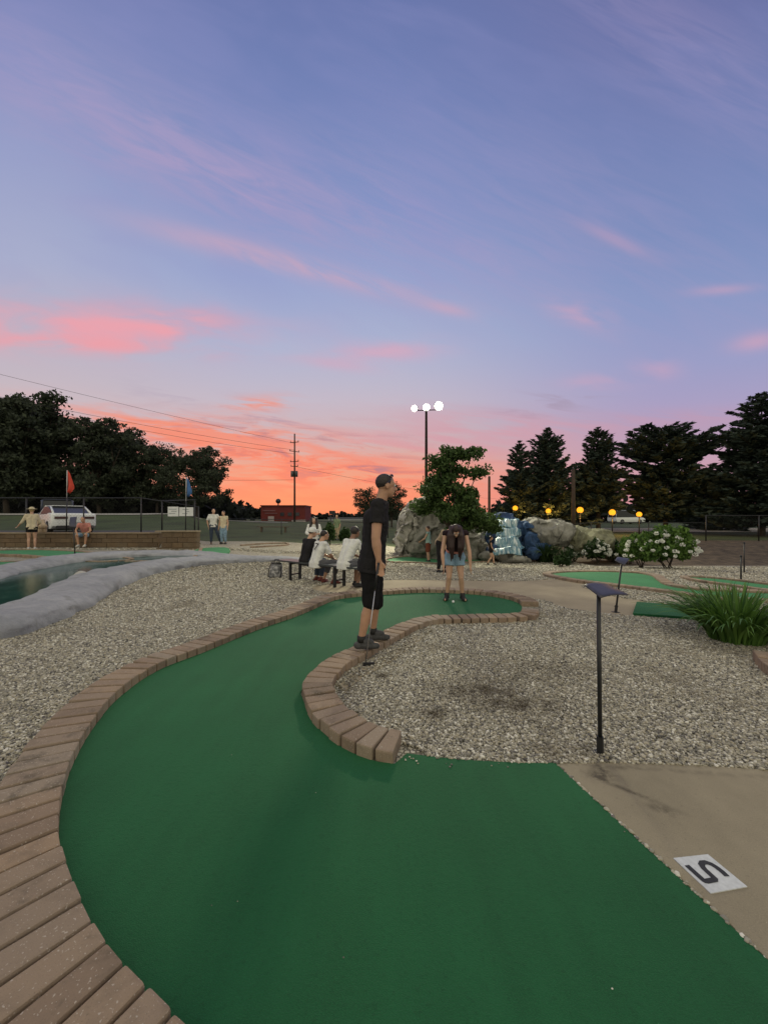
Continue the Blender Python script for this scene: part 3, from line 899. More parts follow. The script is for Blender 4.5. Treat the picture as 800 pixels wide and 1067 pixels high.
M_LEAF_MID = leaf_mat('leaf_mid', (0.024, 0.050, 0.013), (0.080, 0.130, 0.038))
M_NEEDLE = leaf_mat('needle', (0.022, 0.034, 0.028), (0.052, 0.072, 0.052), transl=0.1)
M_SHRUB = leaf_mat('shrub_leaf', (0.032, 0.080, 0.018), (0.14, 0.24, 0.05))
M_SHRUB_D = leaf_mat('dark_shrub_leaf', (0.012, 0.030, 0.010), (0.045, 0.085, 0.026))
M_BLADE = leaf_mat('blade', (0.030, 0.085, 0.016), (0.13, 0.24, 0.05), 0.5)
M_PETAL = leaf_mat('petal', (0.66, 0.68, 0.60), (0.84, 0.84, 0.80))
M_LINE = leaf_mat('treeline_leaf', (0.010, 0.014, 0.012), (0.022, 0.026, 0.020))

def unit(v): return v / (np.linalg.norm(v, axis=-1, keepdims=True) + 1e-9)
def leaves(c, size, aspect=0.5, a=None, spread=1.0):
    """diamond leaves round the centres c; a = main directions"""
    n = len(c)
    rnd = unit(rng.normal(size=(n, 3)))
    a = rnd if a is None else unit(a + spread * rnd)
    b = unit(np.cross(a, unit(rng.normal(size=(n, 3)))))
    s = size * rng.uniform(0.7, 1.3, n)[:, None] if np.ndim(size) == 0 else size[:, None]
    w = s * aspect
    return np.stack([c - a * s, c + b * w, c + a * s, c - b * w], 1).reshape(-1, 3)

def limb(mb, p0, p1, r0, r1, bend=0.15, n=6, sides=7):
    p0 = np.array(p0, float); p1 = np.array(p1, float)
    L = np.linalg.norm(p1 - p0); off = rng.normal(size=3) * bend * L * 0.4
    pts = [p0 + (p1 - p0) * t + off * math.sin(math.pi * t) for t in np.linspace(0, 1, n)]
    mb.tube(pts, list(np.linspace(r0, r1, n)), sides)
    return pts

def broadleaf(name, base, h, lobes, nleaf, lsize, label, trunk_r, m=M_LEAF_FAR, fork=0.25, group=None, cat='tree', shell=0.5, clump=0.14, clumps_per=None):
    """lobes: (x,y,z,rx,ry,rz) relative to the base"""
    base = np.array(base, float)
    t = thing(name, base, label, cat, group)
    lob = np.array(lobes, float)
    vol = lob[:, 3] * lob[:, 4] * lob[:, 5]
    mb = MB()
    top = base + np.array([lob[:, 0].mean() * 0.5, lob[:, 1].mean() * 0.5, h * fork])
    limb(mb, base - np.array([0, 0, 0.2]), top, trunk_r, trunk_r * 0.75, 0.05, 6, 9)
    C = []; D = []
    tot = 0
    for l in lob:
        c = base + l[:3]
        k = max(1, int(round(clumps_per or 9)))
        limb(mb, top, c, trunk_r * 0.5, trunk_r * 0.12, 0.2, 6, 6)
        d = unit(rng.normal(size=(k, 3)))
        rad = rng.uniform(shell, 1.0, (k, 1))
        cc = c + d * rad * l[3:6] * 0.88
        for q in cc[: min(k, 9)]: limb(mb, c + (c - q) * 0.05, q, trunk_r * 0.14, trunk_r * 0.03, 0.25, 4, 4)
        C.append(cc); D.append(np.full(k, (l[3] * l[4] * l[5]) ** (1 / 3)))
    C = np.concatenate(C); D = np.concatenate(D)
    w = D ** 2; w /= w.sum()
    idx = rng.choice(len(C), nleaf, p=w)
    sz = h * clump * rng.uniform(0.55, 1.25, len(C))
    p = C[idx] + unit(rng.normal(size=(nleaf, 3))) * (rng.random((nleaf, 1)) ** 0.45) * (sz[idx] * 1.0)[:, None] * np.array([1.15, 1.15, 0.75])
    quads_obj('crown', leaves(p, lsize, 0.55), m, t)
    mb.build('trunk', M_BARK, t, True)
    return t

def conifer(name, base, h, rbase, label, levels=24, m=M_NEEDLE, profile=None, bare=0.06, droop=0.25, per=9, spray=46, lean=0, irregular=0.25, nl=0.30, seed=0, tr=0.0, sweep=0.55, curl=0.28):
    base = np.array(base, float)
    t = thing(name, base, label, 'conifer tree', None)
    mb = MB(); tr = tr or h * 0.022
    top = base + np.array([lean, 0, h])
    mb.tube([base + (top - base) * k - np.array([0, 0, 0.2 if k == 0 else 0]) for k in (0, 0.3, 0.6, 0.85, 1)], [tr, tr * 0.8, tr * 0.5, tr * 0.22, 0.02], 8)
    P_ = []; A_ = []; S_ = []
    lv = np.linspace(bare, 0.985, levels)
    for li, f in enumerate(lv):
        f = f + rng.normal(0, 0.25 / levels)
        rad = rbase * (profile(f) if profile else (1 - f) ** 0.85)
        nb = max(4, int(per * (0.5 + 0.5 * (1 - f))))
        a0 = rng.uniform(0, 6.28)
        for k in range(nb):
            az = a0 + 6.283 * k / nb + rng.normal(0, 0.25)
            L = rad * min(1.3, max(0.4, 1 + rng.normal(0, irregular))); L = max(0.12, L)
            if rng.random() < 0.08: L *= 0.5
            d = np.array([math.cos(az), math.sin(az), 0])
            p0 = base + (top - base) * f
            up = (sweep * f - droop * (1 - f)) * 1.0 + rng.normal(0, 0.07)
            n = 7
            tt = np.linspace(0, 1, n)
            pts = [p0 + d * L * q + np.array([0, 0, 1]) * L * (up * q + curl * q * q) for q in tt]
            mb.tube(pts, list(np.linspace(tr * 0.28 * (1 - f) + 0.012, 0.006, n)), 4, False)
            ns = max(6, int(spray * L / rbase) + 6)
            q = 0.12 + 0.88 * rng.random(ns) ** 0.75
            side = np.array([-d[1], d[0], 0])
            lat = rng.normal(0, 1, ns) * 0.17 * L * (1.12 - q)
            c = p0 + d * (L * q)[:, None] + np.array([0, 0, 1]) * (L * (up * q + curl * q * q) + rng.normal(0, 0.05, ns) * (0.3 + L * 0.25) - np.abs(lat) * 0.25)[:, None] + side * lat[:, None]
            P_.append(c); A_.append(d * 0.9 + side * (np.sign(lat) * 0.7)[:, None] + np.array([0, 0, 0.1]))
            S_.append(np.full(ns, nl) * rng.uniform(0.6, 1.25, ns) * (0.55 + 0.45 * min(1, L / rbase * 2)))
    p = np.concatenate(P_); a = np.concatenate(A_); s = np.concatenate(S_)
    quads_obj('crown', leaves(p, s, 0.30, a, 0.55), m, t)
    mb.build('trunk', M_BARK, t, True)
    return t

def at(px, d):   # base point on the ground at a distance
    x = (px - 400) * d / F
    return np.array([x, d, gzf(x, d)])
def hh(py, d, base): return H - (py - HY) * d / F - base[2]

def left_tree(px, d, top, halfpx, label, name='broadleaf_tree', low=0.17, n=9000, nl=19, dens=1.25, seed=0):
    b = at(px, d); h = hh(top, d, b); w = halfpx * 1.12 * d / F
    lob = []
    for i in range(nl):
        f = (i + 0.5) / nl
        zc = h * (low + (0.93 - low) * f)
        prof = math.sin(math.pi * min(1, max(0.06, (0.24 + 0.70 * f)))) ** 0.5
        a = i * 2.4 + rng.uniform(-0.4, 0.4)
        rr = w * prof * (0.66 if i % 4 else 0.15)
        s = w * 0.34 * (0.75 + 0.5 * prof) * rng.uniform(0.8, 1.2)
        lob.append((math.cos(a) * rr, math.sin(a) * rr * 0.8, min(zc, h - s * 0.7), s, s, s * 0.75))
    return broadleaf(name, b, h, lob, int(n * dens), h * 0.0165, label, h * 0.022, clump=0.075, clumps_per=11, fork=0.22)
left_tree(8, 50, 412, 42, 'tall dark tree cut off by the left edge, with gaps low in its crown', n=15000)
left_tree(46, 56, 410, 40, 'tall dark tree with a ragged top, second from the left edge', n=15000)
left_tree(104, 54, 436, 38, 'dark rounded tree behind the white car', n=14000)
left_tree(133, 60, 447, 36, 'dark tree in the middle of the left row, over the fence', n=13000)
left_tree(164, 57, 462, 32, 'lower dark tree behind the white sign board', n=11000)
left_tree(206, 55, 465, 41, 'round dark tree at the right end of the left row', n=14000, low=0.24)
left_tree(-40, 52, 420, 44, 'dark tree outside the left edge of the row', n=7000)
left_tree(382, 48, 508, 16, 'small dark tree behind the man in black', n=5000, low=0.3)
left_tree(408, 50, 502, 15, 'dark tree between the man in black and the rock mountain', n=5000, low=0.3)
left_tree(414, 62, 520, 14, 'low dark tree far behind the rock mountain', n=3000, low=0.2)

# the young tree in front of the rock mountain
def course_tree():
    d = 15.0
    b = at(463, d); s = d / F
    def L(px, py, r, ry=None, dy=0.0, rz=None):
        k = 0.95 if py < 500 else 1.05
        return ((px - 463) * s, dy, H - (py - HY) * s - b[2], r * s * k, (ry or r) * s * k, (rz or r * 0.8) * s * k)
    lob = [L(463, 505, 15, dy=-.1, rz=10), L(487, 527, 16, dy=-.3, rz=11), L(472, 474, 17, dy=0.1, rz=10), L(492, 472, 13, rz=8), L(455, 484, 13, dy=-0.3, rz=9), L(498, 492, 11, dy=0.2, rz=9), L(474, 490, 17, dy=0.4, rz=11), L(450, 503, 13, dy=0.4, rz=9),
           L(452, 516, 18, dy=-0.2, rz=12), L(482, 515, 17, dy=0.3, rz=11), L(445, 530, 14, dy=0.2, rz=11), L(468, 536, 22, dy=-0.3, rz=14), L(496, 537, 20, dy=0.3, rz=13), L(506, 547, 14, dy=-0.2, rz=10), L(480, 549, 19, dy=0.2, rz=11)]
    broadleaf('young_tree', b, 4.6, lob, 18500, 0.070, 'leafy young tree with open branches leaning in front of the rock mountain', 0.10, M_LEAF_MID, fork=0.30, clump=0.072, clumps_per=10, shell=0.35)
course_tree()

# conifers on the right
spr = lambda f: (1 - f) ** 0.72 * (0.84 + 0.16 * math.sin(17 * f))
conifer('spruce_tree', at(541, 33), hh(460, 33, at(541, 33)), 2.5, 'short dark spruce left of the tall pair by the amber lamps', 30, profile=spr, bare=0.08, nl=0.27, spray=70, per=12)
conifer('spruce_tree', at(570, 34), hh(446, 34, at(570, 34)), 3.7, 'tall pointed spruce above the waterfall rocks', 34, profile=spr, bare=0.10, nl=0.29, spray=84, per=13)
conifer('spruce_tree', at(623, 34), hh(445, 34, at(623, 34)), 3.3, 'narrow pointed spruce with a bare lower trunk between two amber lamps', 32, profile=spr, bare=0.20, nl=0.29, spray=80, per=13)
conifer('spruce_tree', at(603, 38), hh(492, 38, at(603, 38)), 2.6, 'low spruce in the gap behind the thick wooden pole', 20, profile=spr, bare=0.18, nl=0.29, spray=60, per=11)
pine = lambda f: (0.80 + 0.20 * math.sin(19 * f)) * (1.0 if f < 0.80 else max(0.12, 1 - ((f - 0.80) / 0.20) ** 2 * 0.62)) * (0.72 + 0.35 * f if f < 0.8 else 1.0)
conifer('pine_tree', at(693, 33), hh(446, 33, at(693, 33)), 4.3, 'broad flat topped pine behind the flowering hydrangea', 26, profile=pine, bare=0.16, droop=0.02, nl=0.31, spray=120, per=13, irregular=0.14, sweep=0.10, curl=0.16)
conifer('pine_tree', at(793, 29), hh(410, 29, at(793, 29)), 4.7, 'tallest pine, cut off by the right edge', 32, profile=lambda f: (1 - f) ** 0.55 * (0.86 + 0.14 * math.sin(23 * f)), bare=0.10, droop=0.06, nl=0.31, spray=120, per=14, irregular=0.16, sweep=0.22, curl=0.16)
conifer('pine_tree', at(862, 31), hh(430, 31, at(862, 31)), 4.2, 'dark pine outside the right edge', 18, profile=pine, bare=0.12, nl=0.36, spray=60, sweep=0.1)
conifer('spruce_tree', at(748, 37), hh(494, 37, at(748, 37)), 2.9, 'low dark spruce filling the gap between the two pines', 20, profile=spr, bare=0.02, nl=0.32, spray=70, per=12)

# far tree line on the horizon
def treeline():
    P_ = []
    for px0, px1, d, ht0, ht1 in ((236, 300, 150, 6.5, 4.0), (300, 345, 230, 4, 3.4), (345, 400, 210, 4.5, 3.0), (255, 290, 190, 6, 4), (400, 520, 180, 5, 5), (515, 830, 75, 4.2, 5.0), (-120, 60, 63, 5.2, 4.2), (60, 250, 64, 4.4, 3.2), (-120, 240, 66, 3.4, 3.0), (520, 600, 58, 3.4, 3.0)):
        n = 2600
        px = rng.uniform(px0, px1, n)
        x = (px - 400) * d / F
        hgt = np.interp(px, [px0, px1], [ht0, ht1]) * (0.72 + 0.28 * np.sin(px * 0.55) * np.sin(px * 0.23 + 1) + 0.12 * np.sin(px * 1.7))
        y = d + rng.normal(0, 2.5, n)
        z = gz(x, y) + rng.random(n) ** 0.8 * hgt
        P_.append(np.stack([x, y, z], -1))
    p = np.concatenate(P_)
    o = quads_obj('far_treeline', leaves(p, 0.75, 0.6), M_LINE)
    tag(o, 'dark line of far trees along the horizon', 'treeline', None, 'stuff')
treeline()

# shrubs
def shrub(name, px, py, halfw, hgt, label, m, n, ls, flowers=0, nst=7, depth=None, cat='shrub', aspect=0.55):
    b = np.array(G(px, py)); s = b[1] / F
    w = halfw * s; h = hgt * s
    t = thing(name, b, label, cat)
    k = 26
    d = unit(rng.normal(size=(k, 3))); d[:, 2] = np.abs(d[:, 2]) * 1.1 - 0.15
    C = b + d * rng.uniform(0.35, 0.85, (k, 1)) * np.array([w, w * 0.75, h * 0.52]) + np.array([0, 0, h * 0.48])
    idx = rng.integers(0, k, n)
    p = C[idx] + unit(rng.normal(size=(n, 3))) * rng.random((n, 1)) ** 0.45 * np.array([w, w, h * 0.9]) * 0.30
    p = p[p[:, 2] > b[2] + 0.02]
    quads_obj('foliage', leaves(p, ls, aspect), m, t)
    mb = MB()
    for q in C[:nst]: limb(mb, b + rng.normal(size=3) * [0.06, 0.06, 0], q, 0.018, 0.006, 0.2, 5, 5)
    mb.build('stem', M_BARK, t)
    if flowers:
        P_ = []
        for _ in range(flowers):
            dd = unit(rng.normal(size=3)); dd[2] = abs(dd[2]) * 1.1 - 0.2
            if rng.random() < 0.7: dd[1] = -abs(dd[1])
            c = b + dd * np.array([w, w * 0.78, h * 0.55]) * rng.uniform(0.86, 1.06) + np.array([0, 0, h * 0.46])
            r = rng.uniform(0.045, 0.075)
            P_.append(c + unit(rng.normal(size=(34, 3))) * r * np.array([1, 1, 0.75]))
        quads_obj('blossom', leaves(np.concatenate(P_), 0.026, 0.85), M_PETAL, t)
    return t
shrub('hydrangea_bush', 655, 588, 14, 28, 'leafy green bush with few white flowers left of the big hydrangea', M_SHRUB, 3000, 0.075, 6)
shrub('hydrangea_bush', 696, 593, 29, 43, 'large hydrangea bush covered in white flower heads below the broad pine', M_SHRUB, 10500, 0.07, 52)
shrub('hydrangea_bush', 668, 592, 21, 34, 'pale green hydrangea with scattered white flowers behind the black sign stand', M_SHRUB, 5600, 0.065, 30)
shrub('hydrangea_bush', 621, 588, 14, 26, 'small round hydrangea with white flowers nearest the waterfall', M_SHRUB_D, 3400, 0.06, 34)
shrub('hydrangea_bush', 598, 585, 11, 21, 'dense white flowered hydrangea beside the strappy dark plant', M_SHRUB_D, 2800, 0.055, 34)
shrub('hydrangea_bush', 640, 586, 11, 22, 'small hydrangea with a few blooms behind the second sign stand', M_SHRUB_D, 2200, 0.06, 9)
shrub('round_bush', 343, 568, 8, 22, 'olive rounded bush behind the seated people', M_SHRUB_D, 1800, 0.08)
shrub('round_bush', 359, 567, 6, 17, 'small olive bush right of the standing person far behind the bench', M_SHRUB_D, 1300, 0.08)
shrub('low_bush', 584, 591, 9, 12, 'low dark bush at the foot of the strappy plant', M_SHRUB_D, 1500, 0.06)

def blades(name, px, py, halfw, hgt, n, label, m=M_BLADE, width=0.018, spread=1.0, flop=1.0):
    b = np.array(G(px, py)); s = b[1] / F
    w = halfw * s; h = hgt * s
    t = thing(name, b, label, 'plant')
    V = []; Fc = []; seg = 7; o = 0
    for i in range(n):
        az = rng.uniform(0, 6.283); r = math.sqrt(rng.random())
        root = b + np.array([math.cos(az), math.sin(az) * 0.9, 0]) * r * w * 0.45 * spread
        d = np.array([math.cos(az + rng.normal(0, 0.5)), math.sin(az + rng.normal(0, 0.5)), 0])
        L = h * rng.uniform(0.75, 1.25); out = (0.18 + 0.62 * r * rng.uniform(0.5, 1.25)) * flop
        side = np.array([-d[1], d[0], 0]); tw = rng.normal(0, 0.5)
        side = side * math.cos(tw) + np.array([0, 0, 1]) * math.sin(tw) * 0.6
        wd = width * rng.uniform(0.6, 1.2)
        for k in range(seg + 1):
            q = k / seg
            p = root + d * L * out * (q ** 1.3) * 1.1 + np.array([0, 0, 1]) * L * (q * 1.08 - out * 0.80 * q ** 2.6)
            ww = wd * (1 - q ** 2.5) * (0.5 + 0.5 * min(1, q * 5)) + 0.0012
            V += [p - side * ww / 2, p + side * ww / 2]
        for k in range(seg):
            a = o + 2 * k; Fc.append([a, a + 1, a + 3, a + 2])
        o += 2 * (seg + 1)
    mesh_obj('foliage', V, Fc, m, t, True)
    return t
blades('daylily_clump', 768, 668, 40, 56, 760, 'big clump of arching daylily leaves on the gravel at the right edge', width=0.030, spread=1.35)
blades('daylily_clump', 748, 655, 22, 52, 200, 'upright yellow green daylily tuft at the left of the big clump', width=0.022)
blades('strappy_plant', 567, 586, 15, 24, 260, 'dark strappy plant at the foot of the waterfall', m=M_SHRUB_D, width=0.05, spread=1.2)
blades('strappy_plant', 590, 588, 9, 19, 120, 'small strappy plant between the waterfall and the hydrangeas', m=M_SHRUB_D, width=0.045, spread=1.2)

# ================================================================== rock mountain
def rock_mat(name, base, base2, crack=0.6):
    m, nt, b = new_mat(name)
    co = geo_pos(nt)
    n1 = tnoise(nt, co, 0.9, 6, 0.65); n2 = tnoise(nt, co, 4.5, 6, 0.7); n3 = tnoise(nt, co, 2.2, 5, 0.7, sc3=(1, 1, 0.4))
    c = ramp(nt, n1 * 0.6 + n2 * 0.4, [(0.33, base), (0.68, base2)])
    c = mixc(nt, n3.ss(0.50, 0.38) * crack, c, tuple(np.array(base) * 0.40))
    nt.links.new(c, b.inputs['Base Color']); b.inputs['Roughness'].default_value = 0.9
    bump(nt, b, n2 * 0.7 + n3 * 0.6, 0.9, 0.10)
    return m
M_ROCK = rock_mat('rock_grey', (0.17, 0.165, 0.145), (0.31, 0.30, 0.265))
M_ROCK_L = rock_mat('rock_pale', (0.36, 0.34, 0.30), (0.52, 0.50, 0.46), 0.45)
M_ROCK_Y = rock_mat('rock_tan', (0.17, 0.17, 0.105), (0.28, 0.275, 0.175), 0.6)
M_ROCK_B = rock_mat('rock_blue', (0.015, 0.035, 0.10), (0.035, 0.09, 0.20), 0.6)
def rock(name, parts, m, parent=None, voxel=0.09, amp=0.22, freq=0.8, seed=0.0, label=None, cat=None):
    mb = MB()
    for (px, py, d, rx, ry, rz) in parts:
        c = P(px, py, d); mb.ell(c, (rx * d / F, ry, rz * d / F))
    def disp(v):
        out = v.copy()
        S = Vector((seed, seed * 0.7, 2.0))
        for i, p in enumerate(v):
            q = Vector(p) * freq
            w = noise.noise_vector(q * 0.8 + S)
            rid = noise.ridged_multi_fractal(q * 0.9 + w * 0.5 + S, 0.9, 2.2, 5, 1.0, 2.0)
            cell = noise.cell_vector((q * 1.5 + w * 0.9) * 1.6 + S)
            k = noise.noise_vector(q * 1.6 + S)
            f2 = noise.fractal(q * 4.0 + S, 1.0, 2.0, 3)
            out[i] = p + np.array(k) * amp * 0.5 + np.array([0.15, -1, 0.3]) * amp * ((rid - 1.2) * 0.55 + f2 * 0.25) + (np.array(cell) - 0.5) * amp * 0.5
        return out
    o = rebuild(mb, name, m, parent, voxel, 2, disp)
    if label: tag(o, label, cat)
    return o
def mountain():
    d = 18.5
    root = thing('rock_mountain', at(470, d + 1), 'grey sculpted rock mountain with a pale jagged left ridge behind the young tree', 'rock feature')
    rock('rock_face', [(442, 552, d, 26, 1.3, 36), (430, 566, d - .2, 20, 1.2, 18), (456, 558, d + .2, 28, 1.4, 28), (480, 566, d + .3, 32, 1.2, 22), (505, 572, d, 24, 1.1, 20), (446, 528, d + .4, 13, .8, 12), (470, 580, d - .2, 55, .9, 8), (428, 578, d - .5, 15, .8, 8), (520, 560, d + .6, 18, 1, 22)], M_ROCK, root, 0.075, 0.55, 0.75, 1.3)
    rock('ridge', [(424, 545, d - .9, 6, .35, 18), (429, 530, d - .5, 5, .3, 10), (418, 562, d - 1.0, 6, .4, 16), (433, 548, d - 1.1, 4, .25, 9)], M_ROCK_L, root, 0.05, 0.42, 1.5, 4.3)
    rock('boulder', [(575, 556, d - 1.0, 22, .8, 13), (560, 550, d - .6, 18, .8, 10)], M_ROCK, root, 0.06, 0.34, 0.9, 6.2)
    rock('boulder', [(618, 566, d - 1.4, 22, .9, 15), (604, 560, d - 1.2, 14, .8, 12), (636, 576, d - 1.4, 14, .8, 8)], M_ROCK_Y, root, 0.06, 0.34, 0.8, 9.2)
    rock('boulder', [(524, 579, d - 1.7, 10, .5, 7), (540, 583, d - 2.0, 12, .5, 5), (508, 580, d - 1.3, 9, .5, 6)], M_ROCK, root, 0.05, 0.2, 1.0, 11.2)
    rock('blue_basin', [(536, 562, d - .3, 24, .8, 20), (556, 568, d - .9, 16, .7, 14), (522, 548, d + .1, 14, .6, 11)], M_ROCK_B, root, 0.06, 0.36, 1.0, 2.2)
    rock('boulder', [(512, 562, d - 1.0, 6, .3, 10), (513, 573, d - 1.6, 6, .3, 7), (552, 566, d - 1.4, 7, .3, 10), (549, 552, d - .9, 6, .3, 8), (556, 577, d - 1.9, 7, .3, 6)], M_ROCK_B, root, 0.05, 0.24, 1.2, 3.7)
    # falling water: stepped sheets
    m, nt, b = new_mat('falling_water')
    co = geo_pos(nt)
    n = tnoise(nt, co, 3.0, 5, 0.7, sc3=(3.5, 1, 0.6))
    c = ramp(nt, n, [(0.36, (0.04, 0.12, 0.20)), (0.50, (0.16, 0.30, 0.36)), (0.62, (0.66, 0.72, 0.72))])
    nt.links.new(c, b.inputs['Base Color']); b.inputs['Roughness'].default_value = 0.25
    bump(nt, b, n, 0.6, 0.06)
    t = thing('waterfall', P(535, 580, d - 1.8), 'white and blue stepped waterfall running down the rocks', 'waterfall')
    prof = []           # (photo row, distance in front of the face): four ledges with drops between
    for y0, y1, f0 in ((541, 549, .9), (550, 558, 1.3), (559.5, 568, 1.75), (570, 577, 2.2)):
        prof += [(y0 - 0.8, f0 - .32), (y0, f0 - .06), (y0 + 0.8, f0), (y1 - 1, f0 + .06), (y1, f0 + .10)]
    nx = 26; vs = []; f = []
    for r_, (py, fr) in enumerate(prof):
        t_ = (py - 540) / 38.0
        xl, xr = 519 - 3 * t_ + 1.6 * math.sin(r_ * 1.3), 540 + 8 * t_ + 2.2 * math.sin(r_ * 0.9 + 1)
        for i in range(nx + 1):
            u = i / nx
            p = np.array(P(xl + (xr - xl) * u, py, d - fr - 0.10))
            p[1] += 0.06 * math.sin(u * 11 + r_ // 5 * 2.1) + 0.03 * math.sin(u * 29 + r_ // 5) + 0.25 * (2 * u - 1) ** 4
            p[2] += 0.03 * math.sin(u * 8 + r_ // 5 * 1.3) - 0.05 * (2 * u - 1) ** 2
            vs.append(p)
    q = nx + 1
    for r_ in range(len(prof) - 1):
        for i in range(nx): f.append([r_ * q + i, (r_ + 1) * q + i, (r_ + 1) * q + i + 1, r_ * q + i + 1])
    mb = MB(); mb.add(vs, f); cs = mb.build('cascade', m, t, True)
    sol = cs.modifiers.new('s', 'SOLIDIFY'); sol.thickness = 0.05
mountain()
rock('pond_boulder', [(84, 606, 8.5, 10, .22, 9), (85, 602, 8.6, 7, .18, 7)], M_ROCK_L, None, 0.03, 0.03, 2.0, 5.5, 'pale rounded boulder standing in the dark pond water', 'boulder')
# ================================================================== people
def skin_mat(name, c):
    m, nt, b = new_mat(name)
    n = tnoise(nt, obj_co(nt), 14, 3)
    c = np.array(c)
    nt.links.new(ramp(nt, n, [(0.3, c * 0.88), (0.7, c * 1.08)]), b.inputs['Base Color'])
    b.inputs['Roughness'].default_value = 0.55; b.inputs['Subsurface Weight'].default_value = 0.08; b.inputs['Subsurface Radius'].default_value = (0.01, 0.004, 0.002)
    return m
def cloth(name, c, var=0.18): return mat(name, c, 0.92, var, 9, 0.5, 26, 0.012, spec=0.2)
SK_MAN = skin_mat('skin_tan', (0.44, 0.245, 0.155)); SK_PALE = skin_mat('skin_pale', (0.50, 0.30, 0.205)); SK_DARK = skin_mat('skin_brown', (0.22, 0.115, 0.07))
HAIR_D = mat('hair_dark', (0.018, 0.012, 0.010), 0.5, 0.4, 30, 0.6, 90, 0.01); HAIR_B = mat('hair_brown', (0.055, 0.026, 0.016), 0.5, 0.4, 30, 0.6, 90, 0.01); HAIR_L = mat('hair_blond', (0.36, 0.25, 0.12), 0.5, 0.3, 30, 0.6, 90, 0.01)
BLACK_C = cloth('black_cloth', (0.018, 0.017, 0.019)); SHORT_C = cloth('black_shorts_cloth', (0.010, 0.010, 0.011)); WHITE_C = cloth('white_cloth', (0.66, 0.66, 0.64), 0.08); CREAM_C = cloth('cream_cloth', (0.58, 0.50, 0.36), 0.1)
DENIM = cloth('denim', (0.20, 0.30, 0.40), 0.35); DENIM_D = cloth('dark_denim', (0.045, 0.06, 0.09)); PINK_C = cloth('pink_cloth', (0.50, 0.21, 0.18)); TEAL_C = cloth('teal_cloth', (0.30, 0.44, 0.41)); SAGE_C = cloth('sage_cloth', (0.20, 0.25, 0.15)); GREY_C = cloth('grey_cloth', (0.10, 0.10, 0.11)); RUST_C = cloth('rust_cloth', (0.17, 0.05, 0.03)); TAN_C = cloth('tan_cloth', (0.40, 0.31, 0.21))
SHOE_G = mat('shoe_grey', (0.05, 0.05, 0.052), 0.8, 0.3, 40, 0.4, 80, 0.005); SHOE_B = mat('shoe_black', (0.012, 0.012, 0.012), 0.7); SHOE_R = mat('shoe_red', (0.14, 0.03, 0.02), 0.7); SHOE_W = mat('shoe_white', (0.5, 0.5, 0.48), 0.7); SOLE = mat('shoe_sole', (0.10, 0.10, 0.10), 0.8)
EYE = mat('eye_white', (0.6, 0.58, 0.55), 0.3, 0.02)
IRIS = mat('eye_iris', (0.03, 0.02, 0.015), 0.3, 0.02)

def V3(p): return np.array(p, float)
def nrm(v): v = V3(v); return v / (np.linalg.norm(v) + 1e-9)

def add_hand(mb, w, el, s, curl=0.5, side=1, fwd=None, k=1.0):
    """palm, four fingers of different lengths and a thumb, hanging from wrist w"""
    d = nrm(V3(w) - V3(el)); fwd = nrm(fwd if fwd is not None else (0, 1, 0))
    fwd = nrm(fwd - d * np.dot(fwd, d)); pn = np.cross(d, fwd) * side     # palm faces pn
    r = 0.0088 * s * k
    p0 = V3(w); p1 = p0 + d * 0.085 * s
    for o in (-0.028, -0.009, 0.010, 0.028):
        mb.capsule(p0 + fwd * o * 0.55 * s, 0.015 * s, p1 + fwd * o * s, 0.0125 * s, 8)
    for o, L in ((-0.029, 0.058), (-0.010, 0.074), (0.010, 0.080), (0.029, 0.070)):
        a = p1 + fwd * o * s * 1.06
        d1 = nrm(d + pn * curl * 0.35); d2 = nrm(d + pn * curl * 1.1); d3 = nrm(d * 0.7 + pn * curl * 1.9)
        b = a + d1 * L * 0.42 * s; c = b + d2 * L * 0.33 * s; e = c + d3 * L * 0.27 * s
        mb.capsule(a, r * 1.05, b, r, 8); mb.capsule(b, r, c, r * 0.93, 8); mb.capsule(c, r * 0.93, e, r * 0.82, 8)
    t0 = p0 + d * 0.022 * s + fwd * 0.018 * s; t1 = t0 + nrm(fwd * 0.8 + d * 0.75 + pn * 0.35) * 0.040 * s; t2 = t1 + nrm(d + fwd * 0.15 + pn * 0.35) * 0.032 * s
    mb.capsule(t0, r * 1.45, t1, r * 1.15, 8); mb.capsule(t1, r * 1.12, t2, r * 0.9, 8)

def add_head(mb, c, f, u, s, neck, rn=0.055):
    f = nrm(f); u = nrm(u - f * np.dot(u, f)); l = np.cross(u, f)        # l = the person's left
    M = np.array([l, f, u]); c = V3(c)
    mb.ell(c + u * 0.025 * s - f * 0.012 * s, (0.076 * s, 0.095 * s, 0.094 * s), M)
    mb.ell(c - u * 0.045 * s + f * 0.022 * s, (0.058 * s, 0.068 * s, 0.075 * s), M)
    mb.ell(c - u * 0.092 * s + f * 0.052 * s, (0.030 * s, 0.030 * s, 0.026 * s), M)         # chin
    mb.capsule(c - u * 0.002 * s + f * 0.082 * s, 0.009 * s, c - u * 0.038 * s + f * 0.108 * s, 0.0145 * s, 8)   # nose
    mb.capsule(c + u * 0.022 * s + f * 0.075 * s - l * 0.035 * s, 0.013 * s, c + u * 0.022 * s + f * 0.075 * s + l * 0.035 * s, 0.013 * s, 8)   # brow
    mb.capsule(c - u * 0.062 * s + f * 0.083 * s - l * 0.018 * s, 0.009 * s, c - u * 0.062 * s + f * 0.083 * s + l * 0.018 * s, 0.009 * s, 8)  # lips
    for q in (-1, 1):
        mb.ell(c + l * q * 0.078 * s - f * 0.012 * s - u * 0.008 * s, (0.010 * s, 0.020 * s, 0.032 * s), M, 8, 6)
    mb.capsule(neck, rn * s * 1.08, c - u * 0.04 * s - f * 0.028 * s, rn * s * 0.95, 12)
    return M

